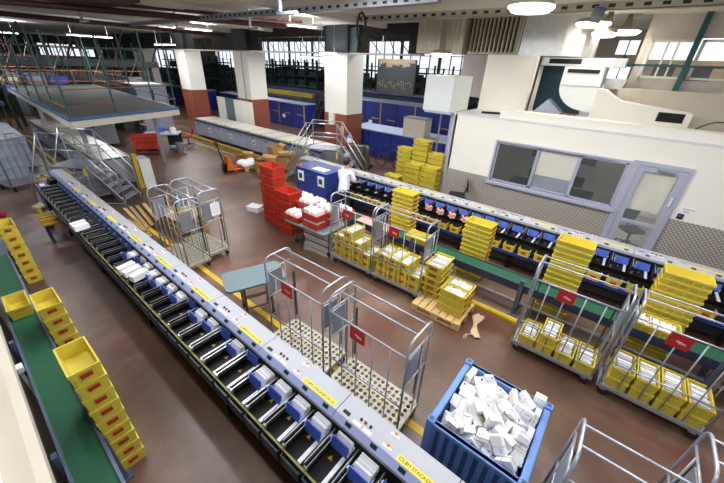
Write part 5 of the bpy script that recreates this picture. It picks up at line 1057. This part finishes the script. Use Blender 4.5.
for i, (x0, x1, y0, y1, h, c, l) in enumerate(((7.5, 9.1, 22.5, 24.5, 2.5, lilacw, 'pale grey box machine with a dark round opening beyond the mezzanine'), (6.45, 7.4, 22.8, 25.0, 2.5, darkgrey, 'dark grey machine beside the pale box machine'), (-1.5, 1.7, 17.6, 22.0, 1.1, lilacw, 'low pale blue machine bench behind the left roll cages'),
        (-5.5, -1.8, 17.5, 21.5, 1.5, whitec, 'large pale machine at the left beyond the roll cages'), (6.8, 9.6, 33, 34.8, 1.3, bluem, 'blue machine beyond the desk'), (3.5, 6.5, 33, 36, 2.6, plate, 'grey machine far behind the mezzanine'), (-4, 2.5, 34, 38, 2.8, beige, 'beige machine block far behind the walkway'), (7.5, 11, 35, 38.5, 2.7, beige, 'beige machine block by the end wall'))):
    r = thing('machine_block', l, 'machine', (0, 0, 0)); MB().box(x0, x1, y0, y1, 0, h-.05).build('cabinet', [c], r, bevel=.02); MB().box(x0-.02, x1+.02, y0-.02, y1+.02, h-.05, h).build('top', [lilacw if c is not darkgrey else blackm], r)
    n = max(2, int((x1-x0)/.9))
    for k in range(n): MB().box(x0+(x1-x0)*k/n+.04, x0+(x1-x0)*(k+1)/n-.04, y0-.02, y0, .15, h-.15).build('front_panel', [c], r)
    if i == 0: MB().lathe([(0, -.03), (.5, -.02), (.53, 0)], (0, 0, 0), 24).build('round_opening', [dark], r, loc=(8.5, 22.47, 1.75)).rotation_euler = (PI/2, 0, 0)
# far left cages, frames only
def tall_cage(label, loc, rz):
    r = thing('wire_cage', label, 'roll cage', loc, rz); w, l, h = .52, .42, 1.6
    for s in (-1, 1):
        MB().tube([(-w, s*l, .2), (-w, s*l, h-.1), (-w+.1, s*l, h), (w-.1, s*l, h), (w, s*l, h-.1), (w, s*l, .2)], .02, 8).build('frame', [galv], r, smooth=True)
    for k in range(1, 6): MB().bar((-w+2*w*k/6, l, .2), (-w+2*w*k/6, l, h), .009, 6).build('bar', [galv], r)
    for z in (.55, .9, 1.25):
        MB().bar((-w, l, z), (w, l, z), .01, 6).build('cross_bar', [galv], r)
        for s in (-1, 1): MB().bar((s*w, -l, z), (s*w, l, z), .01, 6).build('cross_bar', [galv], r)
    m = MB()
    for k in range(9): m.box(-w, w, -l+k*2*l/8-.02, -l+k*2*l/8+.02, .19, .21)
    m.box(-w-.02, -w+.02, -l, l, .17, .21); m.box(w-.02, w+.02, -l, l, .17, .21); m.build('deck', [galv], r)
    for s in (-1, 1):
        for t in (-1, 1): MB().bar((s*(w-.06)-.02, t*(l-.06), .06), (s*(w-.06)+.02, t*(l-.06), .06), .06, 12).box(s*(w-.06)-.03, s*(w-.06)+.03, t*(l-.06)-.02, t*(l-.06)+.02, .06, .18).build('castor', [rubber], r)
    return r
tall_cage('empty wire roll cage standing nearest beyond the left machine end', (1.0, 15.0, 0), .3)
tall_cage('wire roll cage standing second behind the nearest far left one', (.5, 16.2, 0), .3)
tall_cage('wire roll cage half cut off behind the other far left ones', (-.35, 15.1, 0), .25)
r = thing('tool_tray', 'small yellow tray with a red knob on the wire cage deck', 'tray', (1.45, 15.0, .215)); MB().box(-.14, .14, -.1, .1, 0, .03).build('tray', [tyel], r); MB().lathe([(0, .07), (.05, .06), (.05, .03)], (0, 0, 0), 10).build('knob', [fruitred], r)
tag(MB().box(-.42, .42, -.012, .012, 0, 1.35).build('foam_board', [lilacw], None, (.856, 15.465, .0), .3), 'white board standing right behind the nearest far left wire cage', 'board')
tag(MB().box(-.40, .40, -.012, .012, 0, 1.25).build('foam_board', [whitec], None, (.356, 16.67, 0), .3), 'white board standing right behind the second far left wire cage', 'board')
# scaffold frames and pipework crowding the far left
for i, (x0, x1, y0, y1, z1, c, l) in enumerate(((-7, 1.5, 30.2, 31.0, 4.9, teal, 'teal scaffold frame beyond the walkway'), (2.6, 9.5, 26.4, 27.2, 4.7, rack, 'dark scaffold frame beyond the pale box machine'), (-6, 6, 31.1, 31.9, 5.0, maroon, 'maroon scaffold frame in the middle distance'), (0, 12, 39, 40.2, 4.8, rack, 'dark scaffold frame before the end wall'), (6.6, 11, 30, 31, 4.6, teal, 'teal scaffold frame by the far columns'), (-8, -.4, 40, 41, 5.0, teal, 'teal scaffold frame at the far left end'))):
    r = thing('scaffold_frame', l, 'frame', (0, 0, 0)); n = int((x1-x0)/.95); rr = random.Random(i)
    for k in range(n+1):
        x = x0+(x1-x0)*k/n
        for y in (y0, y1): MB().bar((x, y, 0), (x+rr.uniform(-.1, .1), y, z1-rr.uniform(0, .5)), .035, 6).build('upright', [c], r)
        if k < n and k % 2 == 0: MB().bar((x, y0, 2.4), (x+(x1-x0)/n, y0, z1-.6), .025, 6).build('brace', [rustm], r)
    for z in (1.9, 2.45, 3.0, 3.6, 4.2):
        MB().bar((x0, y0, z), (x1, y0, z), .03, 6).build('ledger', [orangerail if z in (2.45, 3.0) else c], r)
    MB().box(x0, x1, y0+.1, y1-.1, 1.8, 1.86).build('deck', [darkgrey], r)
    for k in range(n):
        h = rr.uniform(.25, .9)
        if rr.random() < .7: MB().box(x0+(x1-x0)*k/n+.1, x0+(x1-x0)*(k+1)/n-.1, y0+.2, y1-.2, 1.86, 1.86+h).build('stored_box', [rr.choice([lilacw, darkgrey, bluem, beige, plate])], r)
# bumpers at the end of the left machine
r = thing('floor_bumper', 'yellow bent tube bumper on the floor at the left machine end', 'bumper', (0, 0, 0)); MB().tube([(1.05, 12.05, .12), (.86, 12.05, .12), (.80, 11.9, .12), (.77, 10.8, .12), (.8, 10.72, .12)], .06, 10).build('tube', [tyel], r, smooth=True)
for y in (11.8, 10.95): MB().box(.74, .86, y-.05, y+.05, 0, .08).build('foot', [tyel], r)
r = thing('yellow_bracket', 'yellow ribbed bracket beside the front rail of the left machine', 'bracket', (0, 0, 0)); MB().box(.60, .88, 9.9, 10.5, .38, .42).build('plate', [tyel], r)
for k in range(3): MB().box(.60, .88, 10.0+k*.2, 10.05+k*.2, .42, .5).build('rib', [tyel], r)
MB().box(.64, .7, 10.15, 10.25, 0, .38).build('leg', [bluem], r)
simple('timber_block', 'pale block lying on the floor by the yellow bumper', 'block', MB().prism([(.72, 12.5), (.95, 12.7), (1.0, 12.35), (.8, 12.25)], 0, .1, 'z'), [beige])
simple('ball_knob', 'small red ball lamp standing behind the farthest yellow stack', 'knob', MB().lathe([(0, .36), (.07, .33), (.09, .26), (.06, .19), (.02, .17), (.02, 0)], (.1, 11.8, 0), 14), [fruitred])
# foreground machine edge at the lower left
r = thing('machine_cover', 'beige machine edge in the near corner beside the left green belt', 'machine', (0, 0, 0))
MB().prism([(-.37, 1.50), (-.37, 1.60), (-.43, 1.615), (-.9, 1.63), (-.9, 1.50)], .6, 6.2, 'y').build('top_cover', [beige], r)
MB().box(-.9, -.47, .6, 6.2, 0, 1.5).build('side_panel', [mat('side_painted_shade', '#3c3a36', .6)], r)  # dark colour stands in for the shade below the beige cover
MB().prism([(-.38, 1.47), (-.38, 1.50), (-.47, 1.50), (-.47, 1.40)], 3.05, 3.2, 'y').build('bracket', [plate], r); MB().cbox((-.40, 2.0, 1.606), (.06, .012, .004)).cbox((-.40, 2.05, 1.606), (.06, .012, .004)).build('tape_mark', [wood2], r)
MB().box(-.9, -.56, .6, 2.9, 1.628, 1.66).build('raised_lid', [whitec], r)
simple('sensor', 'white sensor on a bracket beside the left green belt', 'sensor', MB().cbox((-.45, 4.55, .78), (.07, .1, .07)).box(-.47, -.44, 4.53, 4.57, 0, .75), [whitec])

# ------------------------------------------------------------------ floor things in the middle
for k, (x0, y0, x1, y1) in enumerate([(2.46, 10.82, 2.35, 9.33), (2.6, 10.77, 2.4, 9.0), (2.74, 10.66, 2.52, 9.0), (2.92, 10.64, 2.72, 9.17), (2.18, 9.65, 2.25, 8.67), (3.15, 10.92, 3.67, 10.41), (2.98, 9.89, 3.44, 9.16), (2.36, 9.78, 2.23, 8.37), (3.18, 10.13, 3.53, 9.53)]):
    L_ = math.hypot(x1-x0, y1-y0); o = MB().box(-.045, .045, -L_/2, L_/2, 0, .022).build('wooden_plank', [wood2 if k % 3 else wood], None, ((x0+x1)/2, (y0+y1)/2, .004+.0235*(k % 5)), -math.atan2(x1-x0, y1-y0))
    tag(o, 'loose weathered plank in the fan of broken pallet boards', 'plank', 'loose planks by the left steps')
for i in range(3): pallet('pallet', f"worn wooden pallet, {('bottom', 'middle', 'top')[i]} one of the pile between left steps and roll cages", .8, 1.1, (3.12, 8.45, .141*i), .12*(i-1), 6, wood2)
tag(MB().box(-.25, .25, -.012, .012, 0, .34).build('board', [wood2], None, (3.55, 10.4, .0), 1.2), 'brown board standing on edge behind the pallet pile', 'board')
r = thing('pallet_jack', 'orange pallet jack with black handle parked in the aisle', 'pallet jack', (6.55, 12.1, 0), -.15)
for s in (-1, 1): MB().box(.15, 1.2, s*.17-.07, s*.17+.07, .07, .11).build('fork', [orangem], r); MB().bar((1.05, s*.17-.03, .04), (1.05, s*.17+.03, .04), .04, 10).build('roller', [rubber], r)
MB().prism([(.22, .08), (.06, .62), (-.02, .62), (-.08, .08)], -.2, .2, 'y').build('head', [orangem], r, bevel=.01)
MB().box(-.2, .02, -.1, .1, .05, .35).build('pump', [blackm], r); MB().bar((-.1, 0, .2), (-.28, 0, 1.05), .025).build('tiller', [blackm], r)
MB().tube([(-.28, 0, 1.0), (-.29, -.12, 1.1), (-.32, -.12, 1.2), (-.33, .12, 1.2), (-.29, .12, 1.1), (-.28, 0, 1.0)], .02, 8).build('handle', [blackm], r)
for s in (-1, 1): MB().bar((-.1, s*.08-.02, .09), (-.1, s*.08+.02, .09), .09, 14).build('wheel', [rubber], r)
pallet('pallet', 'small wooden pallet of white mail sacks behind the pallet jack', .8, .9, (7.5, 11.9, 0), PI/2-.15, 6)
def sack(x, y, z, s, lab):
    m = MB(); pr = [(0, 0), (.16*s, .01), (.21*s, .08*s), (.18*s, .16*s), (.08*s, .21*s), (0, .22*s)]
    o = m.lathe(pr, (0, 0, 0), 12).build('mail_sack', [paper], None, (x, y, z), x*7, smooth=True); o.scale = (1.25, .85, 1); tag(o, lab, 'sack', 'white sacks on the small pallet')
for i, (x, y) in enumerate(((7.2, 11.75), (7.22, 12.15), (7.6, 11.7), (7.62, 12.1), (7.9, 11.85))): sack(x, y, .141, 1.0, 'white mail sack lying on the small pallet behind the pallet jack')
def carton(label, x, y, z, w, l, h, rz, tilt=0):
    r = thing('cardboard_box', label, 'box', (x, y, z), rz); r.rotation_euler = (tilt, 0, rz)
    m = MB(); t = .01
    m.box(-w/2, w/2, -l/2, l/2, 0, t)
    for s in (-1, 1): m.box(s*w/2-t/2, s*w/2+t/2, -l/2, l/2, 0, h); m.box(-w/2, w/2, s*l/2-t/2, s*l/2+t/2, 0, h)
    m.build('body', [card], r)
    for s in (-1, 1): MB().add([(s*w/2, -l/2, h), (s*w/2, l/2, h), (s*(w/2+.16), l/2, h+.07), (s*(w/2+.16), -l/2, h+.07)], [(0, 1, 2, 3)]).build('flap', [card], r)
    return r
for a in (('open cardboard box at the foot of the rear steps', 7.7, 11.25, 0, .5, .6, .5, .3), ('cardboard box tilted on the carton heap before the grey machine', 8.45, 10.75, .05, .6, .7, .55, .8, .0), ('tall cardboard box behind the tilted carton', 8.55, 11.6, 0, .5, .55, .8, -.2), ('small flat cardboard box behind the mail sack pallet', 7.9, 13.0, 0, .5, .5, .28, .5), ('large carton leaning beside the rear steps', 7.45, 10.75, 0, .55, .6, .6, .5)): carton(*a)
simple('foam_sheet', 'white foam sheet leaning on the cartons', 'sheet', MB().box(-.2, .2, -.02, .02, 0, .45), [paper]); bpy.data.objects['foam_sheet'].location = (7.75, 11.5, 0); bpy.data.objects['foam_sheet'].rotation_euler = (-.2, 0, .9)
# desk area under the mezzanine
r = thing('work_desk', 'long desk with pale blue top under the mezzanine', 'desk', (6.4, 17.4, 0), -.62)
MB().box(-.75, .75, -.45, .45, .72, .76).build('desktop', [lilacw], r); MB().box(-.7, -.2, -.4, .4, .05, .72).build('drawer_unit', [plate], r); MB().box(.1, .7, .3, .34, .1, .72).build('back_panel', [darkgrey], r)
for s in (-1, 1): MB().box(.68, .72, s*.4-.02, s*.4+.02, 0, .72).build('leg', [blackm], r)
r = thing('mail_cart', 'red plastic cart on castors in front of the desk', 'cart', (5.40, 16.75, 0), -.42)
m = MB(); m.frus((-.42, .42, -.28, .28), .32, (-.5, .5, -.33, .33), .86); m.f.pop(1); m.m.pop(); m.build('basket', [redp], r).modifiers.new('s', 'SOLIDIFY').thickness = .02
MB().box(-.52, .52, -.35, -.31, .82, .87).box(-.52, .52, .31, .35, .82, .87).box(-.52, -.48, -.31, .31, .82, .87).box(.48, .52, -.31, .31, .82, .87).build('rim', [redp], r)
for i in range(5): MB().cbox((-.3+.15*i, -.322, .62), (.09, .012, .07)).build('cutout', [redd], r)
m = MB(); m.box(-.45, .45, -.26, -.22, .14, .18).box(-.45, .45, .22, .26, .14, .18)
for s in (-1, 1): m.box(s*.42-.02, s*.42+.02, -.26, .26, .14, .33)
m.build('chassis', [redd], r)
for s in (-1, 1):
    for t in (-1, 1): MB().bar((s*.38-.02, t*.22, .07), (s*.38+.02, t*.22, .07), .07, 12).build('wheel', [rubber], r)
for i, (x, y, c, l) in enumerate(((6.85, 17.35, redp, 'red object standing on the desk'), (6.75, 17.0, paper, 'white package standing on the desk'), (6.45, 17.6, bluep, 'blue folder box standing on the desk'))): simple('desk_item', l, 'object', MB().box(x-.12, x+.12, y-.1, y+.1, .762, 1.0), [c], bevel=.02)
office_chair('red office chair at the right end of the desk', (7.5, 17.3, 0), 1.2, fruitred)
simple('waste_bin', 'grey waste bin beside the desk', 'bin', MB().lathe([(0, 0), (.15, 0), (.19, .42), (.17, .42), (.13, .03)], (6.65, 16.35, 0), 16), [plate])
r = thing('machine_cart', 'dark mechanical unit on wheels beyond the right machine', 'machine', (10.9, 8.7, 0), .3)
MB().lathe([(0, .1), (.32, .1), (.34, .2), (.34, .85), (.28, .95), (0, .97)], (0, 0, 0), 18).build('drum', [rustm], r); MB().box(-.5, .45, -.35, .35, .03, .1).build('base', [blackm], r); MB().box(-.75, -.4, -.3, .3, .3, 1.1).build('motor_box', [rustm], r); MB().tube([(-.4, 0, 1.0), (-.1, .1, 1.25), (.2, .2, 1.1), (.35, .1, .6)], .05, 8).build('hose', [blackm], r)
for s in (-1, 1):
    for t in (-1, 1): MB().bar((s*.4, t*.3-.02, .045), (s*.4, t*.3+.02, .045), .045, 12).build('wheel', [rubber], r)
r = thing('spray_bottle_stand', 'blue and white canister standing on the mechanical unit', 'canister', (10.3, 8.9, 1.1)); MB().lathe([(0, 0), (.11, 0), (.11, .3), (.05, .38), (.05, .45), (0, .45)], (0, 0, 0), 14).build('canister', [bluebin], r); MB().lathe([(.111, .08), (.113, .1), (.113, .24), (.111, .26)], (0, 0, 0), 14).build('label_band', [paper], r)
# bicycle
r = thing('bicycle', 'dark bicycle parked beside the yellow crate stacks', 'bicycle', (11.9, 7.95, 0), PI/2+.15)
for x in (-.42, .42):
    m = MB().tube([(x+.27*math.cos(t*PI/10), 0, .30+.27*math.sin(t*PI/10)) for t in range(20)], .025, 8, 0, True)
    w = m.build('wheel', [rubber], r, smooth=True); q = MB()
    for k in range(8): q.bar((x, 0, .30), (x+.26*math.cos(k*PI/4), 0, .30+.26*math.sin(k*PI/4)), .004, 4)
    q.build('spokes', [chrome], w)
m = MB()
for a, b in (((-.42, .30), (-.05, .32)), ((-.05, .32), (-.18, .72)), ((-.42, .30), (-.18, .70)), ((-.18, .68), (.30, .72)), ((-.05, .32), (.30, .66)), ((.42, .30), (.28, .85))): m.bar((a[0], 0, a[1]), (b[0], 0, b[1]), .02, 6)
m.build('frame', [blackm], r); MB().cbox((-.19, 0, .78), (.24, .12, .05)).build('saddle', [textile], r, bevel=.02)
MB().tube([(.22, -.26, .95), (.3, -.2, .92), (.28, 0, .86), (.3, .2, .92), (.22, .26, .95)], .015, 6).build('handlebar', [blackm], r)
MB().bar((-.05, -.08, .32), (.06, -.08, .22), .012).bar((-.05, .08, .32), (-.16, .08, .42), .012).build('cranks', [blackm], r)
# ------------------------------------------------------------------ people
def skinned(name, joints, edges, mats, parent, sub=2, root=0):
    me = bpy.data.meshes.new(name); me.from_pydata([j[0] for j in joints], edges, []); me.materials.append(mats)
    o = bpy.data.objects.new(name, me); COL.objects.link(o); o.parent = parent
    sk = o.modifiers.new('skin', 'SKIN'); sk.use_smooth_shade = True
    d = me.skin_vertices[0].data
    for i, j in enumerate(joints):
        r = j[1]; d[i].radius = (r, r) if not isinstance(r, tuple) else r; d[i].use_root = (i == root)
    sb = o.modifiers.new('sub', 'SUBSURF'); sb.levels = sub; sb.render_levels = sub
    return o
def person(label, loc, rz, top, bottom, lean=.10, seated=False, reach=.42):
    r = thing('person', label, 'person', loc, rz)
    # faces local +x; z up. standing height 1.74
    hz = .93; L = lean
    J = []; E = []
    def j(p, rad, par=None):
        J.append((p, rad)); k = len(J)-1
        if par is not None: E.append((par, k))
        return k
    pel = j((0, 0, hz), .085)
    w1 = j((L*.3, 0, 1.08), .08, pel); ch = j((L*.8, 0, 1.28), .09, w1); nk0 = j((L, 0, 1.42), .06, ch); nk = j((L+.02, 0, 1.50), .052, nk0)
    hd0 = j((L+.045, 0, 1.57), .072, nk); hd = j((L+.04, 0, 1.65), .092, hd0); hd1 = j((L+.03, 0, 1.72), .062, hd)
    arms = {}
    for s in (-1, 1):
        sh = j((L*.9, s*.17, 1.39), .05, nk0); el = j((L+.10, s*.235, 1.13), .043, sh); wr = j((L+reach-.08, s*.17, 1.05), .030, el); hn = j((L+reach, s*.155, 1.04), .032, wr)
        arms[s] = (sh, el)
        for q in range(4):
            f1 = j((L+reach+.05, s*.155+(q-1.5)*.018, 1.035+.004*(q % 2)), .0095, hn); j((L+reach+.09-.006*abs(q-1.4), s*.155+(q-1.5)*.02, 1.015), .008, f1)
        t1 = j((L+reach+.02, s*.155-s*.035, 1.03), .010, wr); j((L+reach+.06, s*.155-s*.045, 1.015), .0085, t1)
        hp = j((0, s*.09, .88), .075, pel); kn = j((.03, s*.10, .49), .062, hp); an = j((-.01, s*.105, .09), .042, kn); j((.13, s*.115, .035), .034, an)
    body = skinned('body', J, E, skin, r)
    # nose, ears, eyes, mouth on the head
    m = MB(); m.frus((L+.125, L+.135, -.014, .014), 1.62, (L+.118, L+.125, -.008, .008), 1.668)
    for s in (-1, 1): m.lathe([(0, -.012), (.022, -.006), (.026, .006), (0, .012)], (L+.03, s*.088, 1.642), 8)
    m.build('face_details', [skin], body); k = MB()
    for s in (-1, 1): k.cbox((L+.122, s*.033, 1.662), (.008, .022, .010))
    k.cbox((L+.118, 0, 1.598), (.006, .04, .008)); k.build('eyes_and_mouth', [hairm], body)
    # shirt
    T = []; TE = []
    def t(p, rad, par=None):
        T.append((p, rad)); i = len(T)-1
        if par is not None: TE.append((par, i))
        return i
    z0 = t((0, 0, .84), .17); a = t((0, 0, .90), .17, z0); b = t((L*.35, 0, 1.09), .165, a); c = t((L*.8, 0, 1.28), .18, b); d = t((L, 0, 1.41), .12, c); t((L+.01, 0, 1.46), .075, d)
    for s in (-1, 1): e = t((L*.9, s*.165, 1.395), .09, d); f = t((L+.05, s*.22, 1.22), .08, e); t((L+.085, s*.235, 1.13), .078, f)
    skinned('shirt', T, TE, top, r)
    U = [((0, 0, .91), .13)]; UE = []
    for s in (-1, 1):
        n0 = len(U); U += [((0, s*.092, .84), .115), ((.03, s*.10, .49), .085), ((-.005, s*.105, .11), .068)]; UE += [(0, n0), (n0, n0+1), (n0+1, n0+2)]
    skinned('trousers', U, UE, bottom, r)
    for s in (-1, 1): skinned('shoe', [((-.04, s*.105, .045), .045), ((.06, s*.11, .042), .048), ((.16, s*.118, .036), .04)], [(0, 1), (1, 2)], black, r)
    hm = MB(); pts = [(0, .12), (.05, .115), (.085, .08), (.103, .03), (.101, -.02), (.088, -.05)]
    hm.lathe(pts, (0, 0, 0), 18); h = hm.build('hair', [hairm], r, (L+.018, 0, 1.675), smooth=True); h.scale = (1.04, .94, 1); h.rotation_euler = (0, -.38, 0)
    return r
person('person in a white t-shirt and dark trousers working at the right machine', (6.42, 5.74, 0), .1, shirt, trous, .10)
person('person in dark clothing standing behind the red cart at the desk', (5.75, 18.35, 0), -.6, textile, trous, .12)

# ------------------------------------------------------------------ light and camera
w = bpy.data.worlds.new('world'); S.world = w; w.use_nodes = True
bg = w.node_tree.nodes['Background']; bg.inputs['Color'].default_value = (.80, .88, 1, 1); bg.inputs['Strength'].default_value = .55
cam = bpy.data.cameras.new('camera'); co = bpy.data.objects.new('camera', cam); COL.objects.link(co); S.camera = co
cam.sensor_width = 36; cam.lens = 36*321.12/724; cam.clip_start = .05; cam.clip_end = 200
R = ((0.6316855116208601, -0.7741381440266257, 0.0410310659294109), (-0.35117275436353296, -0.3329351182170979, -0.8751182226707982), (0.691123079488033, 0.538390509779638, -0.48216651478322253))
rt, dn, fw_ = (Vector(v) for v in R)
co.matrix_world = Matrix(((rt.x, -dn.x, -fw_.x, 0), (rt.y, -dn.y, -fw_.y, 0), (rt.z, -dn.z, -fw_.z, 4.0), (0, 0, 0, 1)))
S.view_settings.view_transform = 'Standard'; S.view_settings.look = 'None'; S.view_settings.gamma = 1; S.view_settings.use_curve_mapping = False
S.view_settings.exposure = 0.0
try:
    S.cycles.use_denoising = True; S.cycles.max_bounces = 6; S.cycles.transparent_max_bounces = 12; S.cycles.sample_clamp_indirect = 6
except Exception: pass
